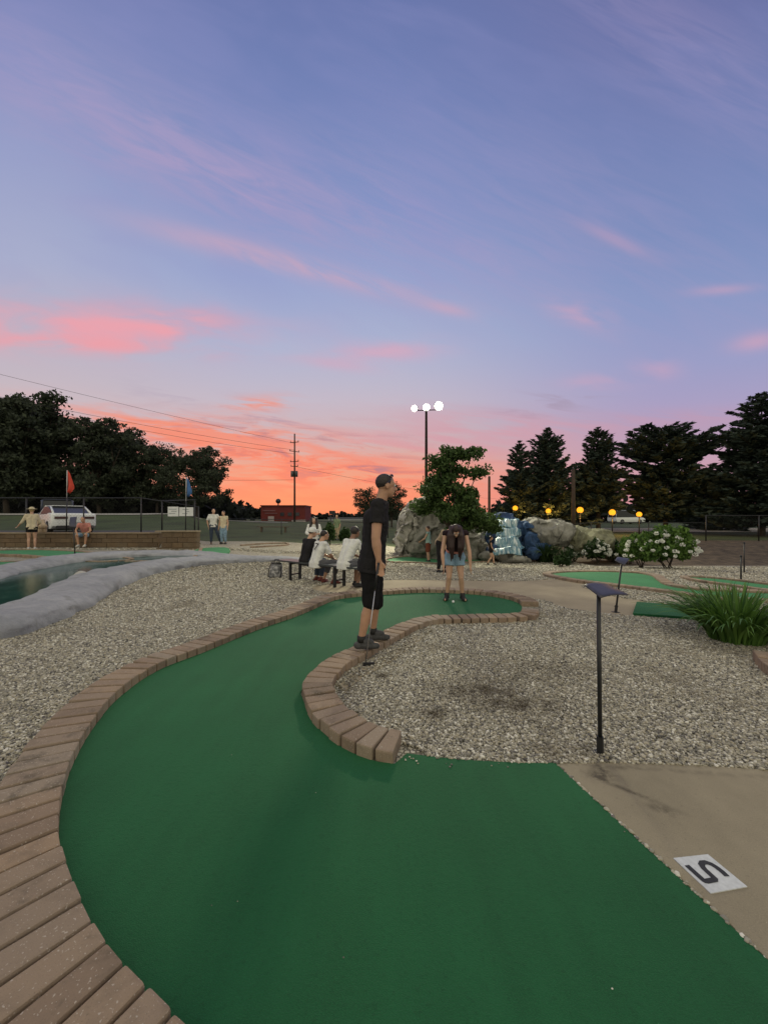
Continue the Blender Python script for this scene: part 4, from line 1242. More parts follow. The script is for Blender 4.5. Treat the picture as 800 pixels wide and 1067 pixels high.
def torso(mb, J, s, wsh=0.125, inf=0.0, top=True, depth=0.098, wst=0.085, hip=0.100):
    """two columns side by side from the hips to the chest, joined by the remesh"""
    r = J['right']
    pts = [J['pelvis'], J['waist'], J['chest']]
    for q in (-1, 1):
        a = V3(J['pelvis']) + r * q * 0.072 * s; b = V3(J['waist']) + r * q * 0.058 * s; c = V3(J['chest']) + r * q * 0.078 * s
        e = V3(J['neck']) * 0.70 + V3(J['sh' + 'LR'[q > 0]]) * 0.30 - J['up'] * 0.045 * s
        mb.capsule(a, hip * s + inf, b, wst * s + inf, 12); mb.capsule(b, wst * s + inf, c, depth * s + inf, 12)
        if top:
            mb.capsule(c, depth * s + inf, e, 0.062 * s + inf, 12)
            mb.capsule(e, 0.052 * s + inf, J['sh' + 'LR'[q > 0]], 0.056 * s + inf, 10)
            mb.capsule(c + r * q * 0.035 * s, 0.070 * s + inf, J['sh' + 'LR'[q > 0]], 0.050 * s + inf, 10)

def person(J, label, skin, s=1.0, voxel=0.011, top=None, bottom=None, shoe=SHOE_B, hair=None, hairm=HAIR_D, sleeve=0.6, leg=0.55, curl=0.5, base=None, extra=None, category='person', neckline=False, top_len=0.10, loose=0.013, thick=1.0, armk=1.0, legslim=1.0, sock=None, faced=True, eyes=True):
    """J: joints in world space. top/bottom: clothing materials; sleeve/leg: how far the cloth reaches along the limb (0..2)"""
    f = nrm(J['fwd']); up = nrm(J.get('up', (0, 0, 1))); J['up'] = up
    r = nrm(np.cross(f, (0, 0, 1))) if 'right' not in J else nrm(J['right']); J['right'] = r
    for k in list(J):
        if k not in ('fwd', 'up', 'right', 'hf', 'hu', 'strands'): J[k] = V3(J[k])
    b0 = base if base is not None else (J['anL'] + J['anR']) / 2
    t = thing('person', (b0[0], b0[1], min(J['anL'][2], J['anR'][2]) - 0.07 * s), label, category)
    hf = nrm(J.get('hf', f)); hu = nrm(J.get('hu', up))
    mb = MB()
    hc = J['head']
    M = add_head(mb, hc, hf, hu, s, J['neck'])
    torso(mb, J, s, depth=0.098 * thick, wst=0.085 * thick, hip=0.100 * thick)
    for q in 'LR':
        a_ = armk * s; mb.chain([J['sh' + q], J['el' + q]], [0.047 * a_, 0.037 * a_]); mb.chain([J['el' + q], J['el' + q] * 0.65 + J['wr' + q] * 0.35, J['wr' + q]], [0.036 * a_, 0.039 * a_, 0.0255 * s])
        add_hand(mb, J['wr' + q], J['el' + q], s, curl, 1 if q == 'R' else -1, f)
        mb.chain([J['hip' + q], J['hip' + q] * 0.5 + J['kn' + q] * 0.5, J['kn' + q]], [0.088 * s, 0.074 * s, 0.052 * s])
        calf = J['kn' + q] * 0.68 + J['an' + q] * 0.32; kd = nrm(J['kn' + q] - J['hip' + q]); back = nrm(nrm(J['hip' + q] - J['kn' + q]) * 0.0 - f)
        mb.chain([J['kn' + q], calf + back * 0.012 * s, J['an' + q]], [0.050 * s, 0.054 * s * legslim, 0.033 * s])
        mb.chain([J['an' + q] - np.array([0, 0, 0.03 * s]), J['to' + q]], [0.034 * s, 0.026 * s])
    rebuild(mb, 'body', skin, t, voxel, 3)
    if eyes:
        for q in (-1, 1):
            e = MB().ell(hc + M[0] * q * 0.032 * s + M[1] * 0.079 * s + M[2] * 0.004 * s, (0.0125 * s,) * 3, None, 8, 6).build('eye', EYE, t, True)
            MB().ell(hc + M[0] * q * 0.032 * s + M[1] * 0.0885 * s + M[2] * 0.004 * s, (0.0055 * s, 0.004 * s, 0.0055 * s), M, 8, 6).build('iris', IRIS, e, True)
    if top is not None:
        mb = MB(); torso(mb, J, s, inf=loose, depth=0.098 * thick, wst=0.085 * thick * 1.04, hip=0.100 * thick)
        if top_len:
            for q in 'LR': mb.capsule(J['pelvis'] + r * (0.07 if q == 'R' else -0.07) * s, 0.104 * s * thick + loose, J['pelvis'] + r * (0.07 if q == 'R' else -0.07) * s - up * top_len * s, 0.106 * s * thick + loose, 12, (False, True))
        mb.capsule(J['neck'] - up * 0.06 * s, 0.08 * s, J['neck'] + up * 0.012 * s, 0.064 * s, 12, (False, True))
        for q in 'LR':
            if sleeve <= 1: e = J['sh' + q] * (1 - sleeve) + J['el' + q] * sleeve; ak = 0.2 + 0.8 * armk; mb.capsule(J['sh' + q], 0.061 * s * ak, e, 0.062 * s * ak, 12, (False, True))
            else:
                mb.capsule(J['sh' + q], 0.061 * s, J['el' + q], 0.053 * s, 12); k = sleeve - 1
                mb.capsule(J['el' + q], 0.053 * s, J['el' + q] * (1 - k) + J['wr' + q] * k, 0.045 * s, 12, (False, True))
        def wr(v):
            o = v.copy()
            for i, p in enumerate(v):
                n = (noise.noise(Vector((p[0] * 8, p[1] * 8, p[2] * 12))) * 0.009 + noise.noise(Vector((p[0] * 20 + p[2] * 14, p[1] * 20, p[2] * 26))) * 0.006) * s
                o[i] = p + np.array([n, -n, n * 0.4])
            return o
        rebuild(mb, 'shirt', top, t, voxel, 3, wr)
    if bottom is not None:
        mb = MB()
        for q in 'LR':
            sg = 0.06 if q == 'R' else -0.06
            mb.capsule(J['pelvis'] + r * sg * s + up * 0.07 * s, 0.098 * s, J['hip' + q], 0.115 * s, 12, (True, False))
            if leg <= 1: e = J['hip' + q] * (1 - leg) + J['kn' + q] * leg; mb.capsule(J['hip' + q], 0.106 * s, e, (0.106 - 0.014 * leg) * s, 12, (False, True))
            else:
                mb.capsule(J['hip' + q], 0.106 * s, J['kn' + q], 0.078 * s, 12); k = leg - 1
                mb.capsule(J['kn' + q], 0.076 * s, J['kn' + q] * (1 - k) + J['an' + q] * k, (0.072 - 0.018 * k) * s, 12, (False, True))
        def wr2(v):
            o = v.copy()
            for i, p in enumerate(v):
                n = (noise.noise(Vector((p[0] * 7 + 5, p[1] * 7, p[2] * 10))) * 0.012 + noise.noise(Vector((p[0] * 22, p[1] * 22 + p[2] * 9, p[2] * 22))) * 0.005) * s
                o[i] = p + np.array([n, -n, 0])
            return o
        rebuild(mb, 'shorts' if leg <= 1.2 else 'trousers', bottom, t, voxel, 3, wr2)
    for q in 'LR':
        mb = MB(); a = J['an' + q]; o = J['to' + q]; fl = V3((o[0] - a[0], o[1] - a[1], 0)); fl = nrm(fl)
        z0 = o[2]
        heel = a - fl * 0.045 * s; heel[2] = z0
        sd = np.cross(fl, (0, 0, 1))
        for w in (-0.012, 0.012):
            mb.capsule(heel + sd * w * s + np.array([0, 0, 0.012 * s]), 0.032 * s, o + sd * w * 1.3 * s - fl * 0.01 * s, 0.030 * s, 10)
        mb.capsule(a - np.array([0, 0, 0.02 * s]), 0.042 * s, a + (o - a) * 0.55, 0.038 * s, 10)
        mb.capsule(a - np.array([0, 0, 0.05 * s]), 0.040 * s, a + np.array([0, 0, 0.018 * s]), 0.042 * s, 10, (False, True))
        sh = rebuild(mb, 'shoe', shoe, t, min(voxel, 0.009), 3)
    # hair
    if hair == 'short' or hair == 'cap_under':
        mb = MB()
        mb.ell(hc + M[2] * 0.034 * s - M[1] * 0.022 * s, (0.0795 * s, 0.097 * s, 0.088 * s), M)
        v, fc = remesh(mb, min(voxel, 0.01), 2)
        loc = (v - hc) @ M.T
        keep = (loc[:, 2] > 0.052 * s - (loc[:, 1] < 0.035 * s) * 0.048 * s - (loc[:, 1] < -0.03 * s) * 0.06 * s)
        mesh_keep('hair', v, fc, keep, hairm, t)
    if hair == 'long':
        mb = MB()
        mb.ell(hc + M[2] * 0.030 * s - M[1] * 0.022 * s, (0.088 * s, 0.100 * s, 0.098 * s), M)
        for strand in J.get('strands', []):
            mb.chain([V3(p) for p in strand[0]], strand[1], 10)
        def wv(v):
            o = v.copy()
            for i, p in enumerate(v):
                n = noise.noise(Vector((p[0] * 26, p[1] * 26, p[2] * 5))) * 0.014 * s
                o[i] = p + np.array([n, n, 0])
            return o
        if 'strands' in J: rebuild(mb, 'hair', hairm, t, voxel, 1, wv)
        else:
            v, fc = remesh(mb, voxel, 2); loc = (v - hc) @ M.T
            mesh_keep('hair', v, fc, (loc[:, 2] > 0.04 * s - (loc[:, 1] < 0.03 * s) * 0.3 * s), hairm, t)
    t['_s'] = s
    del t['_s']
    return t, M

def mesh_keep(name, v, fc, keep, m, parent):
    keep = np.asarray(keep); used = [g for g in fc if all(keep[i] for i in g)]
    ids = sorted({i for g in used for i in g}); mp = {k: n for n, k in enumerate(ids)}
    return mesh_obj(name, v[ids], [[mp[i] for i in g] for g in used], m, parent, True)

# ---- pose helpers: joints in the person's own frame (right, forward, up), scaled and turned
def to_world(L, base, az, s):
    f = np.array([math.sin(az), math.cos(az), 0]); r = np.array([math.cos(az), -math.sin(az), 0]); b = V3(base)
    J = {}
    for k, p in L.items():
        if k in ('fwd', 'up', 'hf', 'hu'): J[k] = r * p[0] + f * p[1] + np.array([0, 0, p[2]])
        elif k == 'strands': J[k] = [([b + s * (r * q[0] + f * q[1] + np.array([0, 0, q[2]])) for q in st[0]], [w * s for w in st[1]]) for st in p]
        else: J[k] = b + s * (r * p[0] + f * p[1] + np.array([0, 0, p[2]]))
    J.setdefault('fwd', f); J['right'] = r
    return J
def stand(**kw):
    L = dict(head=(0, .03, 1.61), neck=(0, -.01, 1.45), chest=(0, 0, 1.27), waist=(0, 0, 1.07), pelvis=(0, 0, .93), shL=(-.175, -.01, 1.40), shR=(.175, -.01, 1.40), elL=(-.225, -.03, 1.11), elR=(.225, -.03, 1.11), wrL=(-.23, .04, .86), wrR=(.23, .04, .86),
             hipL=(-.085, 0, .88), hipR=(.085, 0, .88), knL=(-.095, .02, .47), knR=(.095, .02, .47), anL=(-.10, -.02, .085), anR=(.10, -.02, .085), toL=(-.11, .15, .03), toR=(.11, .15, .03))
    L.update(kw); return L
def sit(lean=0.12, **kw):
    L = dict(head=(0, .08 + lean, 1.15), neck=(0, lean * 0.9, 1.0), chest=(0, lean * 0.55, .82), waist=(0, .0, .62), pelvis=(0, -.03, .50), shL=(-.175, lean * 0.85, .95), shR=(.175, lean * 0.85, .95), elL=(-.215, lean + .10, .70), elR=(.215, lean + .10, .70), wrL=(-.10, lean + .30, .62), wrR=(.10, lean + .30, .62),
             hipL=(-.09, .0, .49), hipR=(.09, .0, .49), knL=(-.13, .42, .50), knR=(.13, .42, .50), anL=(-.12, .38, .09), anR=(.12, .38, .09), toL=(-.13, .55, .03), toR=(.13, .55, .03))
    L.update(kw); return L

# ---- the man in black on the pavers
def man():
    d0, d1 = 4.03, 4.30
    J = dict(head=P(402.5, 506, 4.17), neck=P(397, 522.5, 4.17), chest=P(391.5, 541, 4.17), waist=P(389.5, 566, 4.17), pelvis=P(387, 585, 4.17),
             shR=P(394, 526.5, 3.99), shL=P(398, 527, 4.34), elR=P(391.5, 561, 3.93), wrR=P(394.5, 584, 3.92), elL=P(394, 560, 4.44), wrL=P(396.5, 582, 4.40),
             hipR=P(385.5, 592, 4.08), hipL=P(389, 592, 4.25), knR=P(386.0, 628, 4.06), knL=P(391.5, 628, 4.30), anR=P(376.5, 664, 4.04), anL=P(388.5, 656, 4.33))
    J['toR'] = V3(J['anR']) + np.array([0.165, 0.035, 0]); J['toR'][2] = 0.125
    J['toL'] = V3(J['anL']) + np.array([0.165, 0.045, 0]); J['toL'][2] = 0.125
    J['anR'] = V3(J['anR']); J['anR'][2] = 0.20; J['anL'] = V3(J['anL']); J['anL'][2] = 0.20
    J['fwd'] = (1, 0.10, 0); J['right'] = (0.10, -1, 0); J['up'] = nrm(V3(P(394, 530, 4.17)) - V3(P(388, 585, 4.17)))
    J['hf'] = (1, 0.32, -0.02); J['hu'] = (0.12, 0, 1)
    t, M = person(J, 'tall man in black t-shirt and shorts on the paver border, sunglasses on his head', SK_MAN, 1.04, 0.0065, BLACK_C, SHORT_C, SHOE_G, 'short', HAIR_D, 0.56, 1.02, 0.62, top_len=0.10, loose=0.021, thick=1.12, armk=1.22)
    hc = V3(J['head'])
    # sunglasses pushed up on the hair
    g = mat('sunglass_lens', (0.02, 0.03, 0.09), 0.12, 0.1)
    mb = MB()
    for q in (-1, 1):
        c = hc + M[0] * q * 0.036 + M[1] * 0.048 + M[2] * 0.108
        mb.ell(c, (0.030, 0.008, 0.019), np.array([M[0], nrm(M[1] + M[2] * 0.8), nrm(M[2] - M[1] * 0.8)]), 10, 6)
        mb.tube([c + M[0] * q * 0.034, hc + M[0] * q * 0.088 + M[1] * 0.02 + M[2] * 0.055, hc + M[0] * q * 0.090 - M[1] * 0.03 + M[2] * 0.02], 0.004, 6)
    mb.tube([hc - M[0] * 0.012 + M[1] * 0.056 + M[2] * 0.108, hc + M[0] * 0.012 + M[1] * 0.056 + M[2] * 0.108], 0.004, 6)
    mb.build('sunglasses', g, t, True)
    for q in 'RL':
        a = V3(J['an' + q]); MB().capsule(a - np.array([0, 0, .03]), 0.044, a + np.array([0, 0, .035]), 0.044, 12, (True, True)).build('sock', SHOE_B, t, True)
    # putter hanging from his right hand
    w = V3(J['wrR']); top = w + np.array([-0.005, -0.02, -0.05]); foot = V3(P(381, 690, 3.80)); foot[2] = 0.045
    pt = thing('putter', (foot[0], foot[1], 0.02), 'golf putter with black grip hanging from the right hand of the man in black', 'putter')
    dd = nrm(foot - top)
    MB().tube([top - dd * 0.03, top + dd * 0.24], [0.013, 0.010], 10).build('grip', M_BLACK, pt, True)
    MB().tube([top + dd * 0.24, foot], 0.0048, 8).build('shaft', mat('chrome', (0.45, 0.45, 0.47), 0.3, 0.05, metal=0.9), pt, True)
    MB().box(foot - np.array([-0.03, 0, 0.015]), (0.115, 0.03, 0.028), 0.1).build('club_head', M_BLACK, pt)
man()

# ---- the girl bending over her ball
def girl():
    b = (*G(473.5, 626)[:2], 0.013)
    L = dict(head=(0, .31, 1.215), neck=(0, .20, 1.22), chest=(0, .12, 1.09), waist=(0, .02, .93), pelvis=(0, -.04, .80), shL=(-.165, .19, 1.17), shR=(.165, .19, 1.17), elL=(-.225, .28, .86), elR=(.225, .26, .86), wrL=(-.235, .30, .62), wrR=(.205, .30, .62),
             hipL=(-.085, -.02, .74), hipR=(.085, -.02, .74), knL=(-.105, .06, .40), knR=(.10, .06, .40), anL=(-.135, .0, .085), anR=(.135, .0, .085), toL=(-.17, .14, .03), toR=(.17, .14, .03), up=(0, .48, .88), hf=(0, .74, -.67), hu=(0, .67, .74))
    st = []
    for x, zl in ((-.105, .82), (-.08, .72), (-.05, .78), (.052, .75), (.082, .70), (.11, .84)):
        st.append(([(x * .62, .23, 1.27), (x * 1.0, .31, 1.14), (x * 1.02, .31, .94), (x * .90, .27, zl)], [.042, .034, .027, .009]))
    L['strands'] = st
    J = to_world(L, b, R(186), 1.0)
    t, M = person(J, 'girl with long dark hair and denim shorts bending over her ball on the turf', SK_PALE, 0.87, 0.010, cloth('plum_top', (0.022, 0.012, 0.016)), DENIM, SHOE_B, 'long', mat('hair_dark_red', (0.026, 0.010, 0.009), 0.5, 0.4, 30), 0.02, 0.42, 0.6, top_len=0.0)
    r = J['right']; up = J['up']
    mb = MB()
    for q in (-1, 1): mb.capsule(V3(J['pelvis']) + r * q * .055 + up * .055, 0.100, V3(J['pelvis']) + r * q * .052 + up * .10, 0.095, 12, (True, True))
    rebuild(mb, 'waistband', PINK_C, t, 0.010, 2)
    for q in 'LR':
        a = V3(J['an' + q]); MB().capsule(a - np.array([0, 0, .05]), 0.044, a + np.array([0, 0, .045]), 0.043, 12, (True, True)).build('boot_shaft', SHOE_B, t, True)
    g = G(472, 629)
    tag(MB().ell((g[0], g[1], 0.013 + 0.021), (0.021,) * 3).build('golf_ball', mat('ball_white', (0.8, 0.8, 0.8), 0.4, 0.03), None, True), 'white golf ball on the turf at the feet of the girl in denim shorts', 'golf ball')
girl()
def girl2():   # person bending behind her
    b = G(460, 597)
    L = stand(head=(0, .42, 1.16), neck=(0, .30, 1.22), chest=(0, .18, 1.12), waist=(0, .03, .98), pelvis=(0, -.06, .88), shL=(-.17, .28, 1.20), shR=(.17, .28, 1.20), elL=(-.21, .36, .92), elR=(.21, .36, .92), wrL=(-.16, .42, .68), wrR=(.16, .42, .68), up=(0, .5, .87), hf=(0, .7, -.7), hu=(0, .7, .7))
    person(to_world(L, b, R(150), 0.95), 'person in a tan shirt and dark trousers bending behind the girl in denim shorts', SK_PALE, 0.92, 0.014, TAN_C, BLACK_C, SHOE_B, 'short', HAIR_B, 0.5, 1.9, top_len=0.02)
girl2()

# ---- people on the bench
def bench_pt(px, d): return np.array([(px - 400) * d / F, d])
def bench():
    gL = G(307.6, 604.7); gR = G(353.6, 611.5)
    d = nrm((gR - gL)[:]); d[2] = 0; d = nrm(d); n = np.array([-d[1], d[0], 0])
    a = V3(gL) - d * 0.42; e = V3(gR) + d * 0.85
    t = thing('bench', ((a + e) / 2)[:3], 'long backless dark metal bench with people sitting on it', 'bench')
    mid = (a + e) / 2; L = np.linalg.norm(e - a); ang = math.atan2(d[1], d[0])
    mb = MB(); mb.box(mid + np.array([0, 0, 0.445]), (L, 0.36, 0.035), ang)
    sm = mat('bench_green', (0.030, 0.036, 0.038), 0.45, 0.25, 20, 0.2, 60, 0.003)
    mb.build('seat', sm, t)
    for g in (V3(gL), V3(gR)):
        mb = MB()
        for q in (-0.14, 0.14): mb.box(g + n * q + np.array([0, 0, 0.213]), (0.05, 0.05, 0.426), ang)
        mb.box(g + np.array([0, 0, 0.40]), (0.045, 0.30, 0.04), ang); mb.box(g + np.array([0, 0, 0.15]), (0.03, 0.30, 0.03), ang)
        mb.build('leg', M_BLACK, t)
    return V3(gL), V3(gR), d, n
gL, gR, bd, bn = bench()
def on_bench(px, back=0.0):
    # point on the bench centre line seen at photo column px
    u = (px - 400) / F
    k = (u * gL[1] - gL[0]) / (bd[0] - u * bd[1])
    p = gL + bd * k + bn * back
    p[2] = 0.0
    return p
az_b = math.atan2(bn[0], bn[1])
def seated():
    L = sit(0.10, wrL=(-.05, .34, .60), wrR=(.08, .34, .60), knL=(-.08, .40, .47), knR=(.12, .40, .47), anL=(.0, .28, .09), anR=(.14, .30, .09), toL=(.01, .44, .03), toR=(.16, .46, .03))
    t, M = person(to_world(L, on_bench(320, -0.02), az_b + 0.12, 0.97), 'person in black top and white cap sitting at the left end of the bench', SK_PALE, 0.97, 0.011, BLACK_C, DENIM_D, SHOE_R, 'short', HAIR_B, 1.5, 1.9)
    J = to_world(L, on_bench(320, -0.02), az_b + 0.12, 0.97); hc = V3(J['head'])
    mb = MB(); mb.ell(hc + M[2] * 0.042 - M[1] * 0.012, (0.090, 0.106, 0.088), M)
    v, fc = remesh(mb, 0.010, 2); loc = (v - hc) @ M.T
    mesh_keep('cap', v, fc, loc[:, 2] > 0.005, WHITE_C, t)
    mb = MB(); mb.ell(hc + M[2] * 0.050 + M[1] * 0.125, (0.062, 0.060, 0.010), M); mb.build('cap_brim', WHITE_C, t, True)
    L = sit(0.14, wrL=(-.02, .42, .60), wrR=(.10, .40, .58), knL=(-.06, .40, .47), knR=(.20, .42, .49), anL=(-.10, .25, .09), anR=(.20, .34, .09), toL=(-.16, .38, .03), toR=(.22, .50, .03))
    J = to_world(L, on_bench(333.5, -0.10), az_b + 0.22, 0.93)
    t, M = person(J, 'boy in white t-shirt with dark print on the back sitting on the bench', SK_MAN, 0.93, 0.010, WHITE_C, GREY_C, SHOE_R, 'short', HAIR_D, 0.9, 1.6)
    cu = bpy.data.curves.new('print', 'FONT'); cu.body = '17'; cu.size = 0.22; cu.align_x = 'CENTER'; cu.extrude = 0.002
    o = bpy.data.objects.new('tmp', cu); COL.objects.link(o)
    dg = bpy.context.evaluated_depsgraph_get(); dg.update(); me = bpy.data.meshes.new_from_object(o.evaluated_get(dg)); bpy.data.objects.remove(o)
    f_, r_, up = nrm(J['fwd']), J['right'], nrm(V3(J['neck']) - V3(J['waist']))
    v = np.array([q.co[:] for q in me.vertices]); c = V3(J['chest']) * 0.75 + V3(J['neck']) * 0.25 - np.cross(r_, up) * -0.0
    bk = nrm(np.cross(up, r_)); bk = bk if np.dot(bk, f_) < 0 else -bk
    rr = np.abs(v[:, :1])
    w = c + bk * 0.134 - bk * (rr ** 2) * 2.0 + r_ * v[:, :1] + up * (v[:, 1:2] - 0.09) + bk * v[:, 2:3]
    mesh_obj('shirt_print', w, [list(p.vertices) for p in me.polygons], BLACK_C, t)
    L = sit(0.20, wrL=(-.06, .44, .62), wrR=(.08, .42, .60), knL=(-.10, .44, .49), knR=(.12, .42, .49), anL=(-.10, .36, .09), anR=(.12, .22, .09), toL=(-.11, .52, .03), toR=(.16, .36, .03))
    person(to_world(L, on_bench(362, -0.06), az_b + 0.1, 1.0), 'person in plain white t-shirt and dark hair sitting hunched at the right of the bench', SK_DARK, 1.0, 0.011, WHITE_C, GREY_C, SHOE_B, 'long', HAIR_D, 0.9, 1.0)
    # girl facing us beyond them
    b = G(327, 588)
    L = stand(elL=(-.26, .10, 1.14), wrL=(-.10, .28, 1.10), elR=(.26, .10, 1.14), wrR=(.08, .30, 1.06))
    L['strands'] = [([(x, -.02, 1.66), (x * 1.25, .03, 1.52), (x * 1.5, .10, 1.30)], [.05, .045, .025]) for x in (-.09, -.075, .075, .09)]
    person(to_world(L, b, R(168), 0.86), 'girl with long dark hair in white top standing and facing us behind the bench', SK_PALE, 0.86, 0.011, WHITE_C, DENIM_D, SHOE_W, 'long', HAIR_D, 1.5, 1.9)
seated()
# ---- walkers far back
def walkers():
    def put(px, py, az, s, label, L=None, dist=None, **kw):
        g = G(px, py) if dist is None else at(px, dist); J = to_world(L or stand(), g, R(az), s); kw.setdefault('skin', SK_PALE); kw.setdefault('hair', 'short')
        skin = kw.pop('skin'); kw.setdefault('voxel', 0.014); kw.setdefault('eyes', False)
        return person(J, label, skin, s, **kw)[0]
    walk = dict(knL=(-.09, .16, .49), anL=(-.09, .20, .085), toL=(-.10, .37, .03), knR=(.09, .03, .47), anR=(.09, -.20, .10), toR=(.10, -.04, .03), elL=(-.23, -.10, 1.12), wrL=(-.22, -.06, .88), elR=(.23, .02, 1.12), wrR=(.22, .16, .90))
    put(446, 582, -70, 0.86, 'young person in a pale teal top standing left of the tree at the rocks', stand(elL=(-.25, .10, 1.14), wrL=(-.20, .30, 1.02)), dist=16.2, top=TEAL_C, bottom=RUST_C, leg=0.95, hair='short', hairm=HAIR_B, sleeve=0.1, top_len=0.05)
    put(511, 585.5, 100, 0.67, 'child in black top and shorts walking in front of the waterfall rocks', stand(**walk), dist=15.6, top=BLACK_C, bottom=SHORT_C, leg=0.35, hair='long', hairm=HAIR_B, sleeve=0.1)
    put(351, 563, 200, 0.96, 'person in a sage green top standing far behind the bench between two bushes', stand(), top=SAGE_C, bottom=TAN_C, leg=1.9, hair='short', hairm=HAIR_L, sleeve=0.9)
    # two by the wall end
    put(222.5, 567, 150, 1.02, 'man in white t-shirt and dark jeans striding near the wall end', stand(knL=(-.20, .05, .47), anL=(-.34, -.02, .085), toL=(-.40, .12, .03), elL=(-.32, .02, 1.16), wrL=(-.26, .16, 1.26), elR=(.28, .02, 1.14)), top=WHITE_C, bottom=DENIM_D, leg=1.92, sleeve=0.9, hairm=HAIR_B)
    put(233, 567, 185, 0.96, 'woman in pale top and blue jeans standing beside the striding man', stand(), top=CREAM_C, bottom=DENIM, leg=1.92, sleeve=0.3, hair='long', hairm=HAIR_B)
    # woman in the hat
    L = stand(elL=(-.30, .04, 1.14), wrL=(-.42, .20, .98), elR=(.26, .06, 1.12), wrR=(.18, .24, .98))
    g = G(33.5, 572.5); J = to_world(L, g, R(-40), 1.0)
    t, M = person(J, 'woman in cream blouse, black shorts and sun hat standing on the turf strip', SK_PALE, 1.0, 0.013, CREAM_C, SHORT_C, SHOE_W, 'long', HAIR_L, 1.4, 0.40, eyes=False, top_len=0.10)
    hc = V3(J['head']); mb = MB(); st = mat('straw', (0.50, 0.43, 0.28), 0.9, 0.2, 40, 0.5, 80, 0.01)
    mb.ell(hc + M[2] * 0.07, (0.10, 0.115, 0.09), M); mb.ell(hc + M[2] * 0.062, (0.19, 0.20, 0.016), M, 18, 6)
    rebuild(mb, 'sun_hat', st, t, 0.012, 2)
    put(44, 568, -60, 0.96, 'person in pale top bending beyond the woman in the sun hat', stand(head=(0, .48, 1.10), neck=(0, .36, 1.16), chest=(0, .22, 1.08), waist=(0, .04, .96), pelvis=(0, -.06, .88), shL=(-.17, .34, 1.14), shR=(.17, .34, 1.14), elL=(-.21, .40, .86), elR=(.21, .40, .86), wrL=(-.16, .44, .64), wrR=(.16, .44, .64), up=(0, .55, .83), hf=(0, .7, -.7), hu=(0, .7, .7)), top=TAN_C, bottom=TAN_C, leg=0.6, sleeve=0.6, hairm=HAIR_B, top_len=0.03)
    # seated by the wall
    g = G(90, 568.5); g = np.array([g[0], g[1], gzf(g[0], g[1])])
    person(to_world(sit(0.22, elL=(-.27, .26, .68), elR=(.27, .26, .68), wrL=(-.16, .40, .56), wrR=(.16, .40, .56), knL=(-.17, .42, .50), knR=(.17, .42, .50)), g, R(165), 1.02), 'man in pink shirt and denim shorts sitting against the block wall', SK_MAN, 1.02, 0.013, PINK_C, DENIM, SHOE_W, 'short', HAIR_B, 0.5, 0.95, eyes=False)
    t = thing('wooden_stool', g, 'small dark stool under the man in the pink shirt', 'stool')
    MB().box((g[0], g[1] + 0.05, g[2] + 0.385), (0.42, 0.36, 0.04), 0.2).build('seat', M_DARKSTEEL, t)
    for sx in (-1, 1):
        for sy in (-1, 1): MB().tube([(g[0] + sx * 0.15, g[1] + 0.05 + sy * 0.12, g[2] + 0.37), (g[0] + sx * 0.19, g[1] + 0.05 + sy * 0.16, g[2])], 0.016, 6).build('leg', M_DARKSTEEL, t)
walkers()
# ================================================================== fixtures
def post_on(px, py):
    return np.array(G(px, py))

# ---- sign stands
def sign_stand(base, top, panel, label, r=0.014):
    base = V3(base); top = V3(top)
    t = thing('sign_stand', base, label, 'sign stand', 'black sign stands at the tees')
    d = nrm(top - base)
    mb = MB(); mb.tube([base, top], r, 12); mb.build('post', M_BLACK, t, True)
    mb = MB(); mb.tube([base - d * 0.01, base + d * 0.115], r * 1.55, 12); mb.box(base + d * 0.008, (r * 6.5, r * 6.5, 0.012), 0.3); mb.tube([base + d * 0.10 - np.array([r * 2.6, 0, 0]), base + d * 0.10 + np.array([r * 2.2, 0, 0])], r * 0.35, 6)
    mb.build('ground_sleeve', M_BLACK, t)
    a, b, c, e = [V3(p) for p in panel]     # near, left, far, right
    n = nrm(np.cross(c - a, e - b)); n = n if n[2] > 0 else -n
    N = 8; vs = []; f = []
    for j in range(N + 1):
        for i in range(N + 1):
            u, v = i / N, j / N
            p = (a * (1 - u) + e * u) * (1 - v) + (b * (1 - u) + c * u) * v
            p = p + n * (0.010 * (math.sin(u * 3.0 + 0.5) + 0.6 * math.cos(v * 3.1)) * np.linalg.norm(c - a) / 0.3)
            vs += [p + n * 0.003, p - n * 0.003]
    q = N + 1
    for j in range(N):
        for i in range(N):
            k = [j * q + i, j * q + i + 1, (j + 1) * q + i + 1, (j + 1) * q + i]
            f.append([2 * x for x in k]); f.append([2 * x + 1 for x in k[::-1]])
    ring = [i for i in range(q)] + [j * q + N for j in range(1, q)] + [N * q + i for i in range(N - 1, -1, -1)] + [j * q for j in range(N - 1, 0, -1)]
    for x, y in zip(ring, ring[1:] + ring[:1]): f.append([2 * x, 2 * x + 1, 2 * y + 1, 2 * y])
    m = mat('sign_panel', (0.030, 0.028, 0.040), 0.42, 0.3, 20, 0.15, 60, 0.003)
    mesh_obj('panel', vs, f, m, t, True)
    mb = MB(); mb.box((a + b + c + e) / 4 - n * 0.02, (0.05, 0.05, 0.03)); mb.build('bracket', M_BLACK, t)
    return t
b = np.array((*gp(625, 787), 0.0)); d = b[1]
sign_stand(b, P(623.2, 619, d), [P(624, 625.5, d - 0.06), P(608.8, 609, d + 0.11), P(633.5, 607, d + 0.30), P(654, 620.5, d + 0.12)], 'black metal sign stand with a tilted flat panel standing in the near gravel', 0.0125)
b2 = post_on(641, 638.5); d = b2[1]
sign_stand(b2, P(647.2, 588, d), [P(650, 590, d - 0.08), P(640.2, 584, d + 0.05), P(643.5, 579.5, d + 0.22), P(655.5, 582.5, d + 0.1)], 'leaning black sign stand with a small panel beside the green turf mat', 0.013)
b3 = post_on(78.5, 579); d = b3[1]
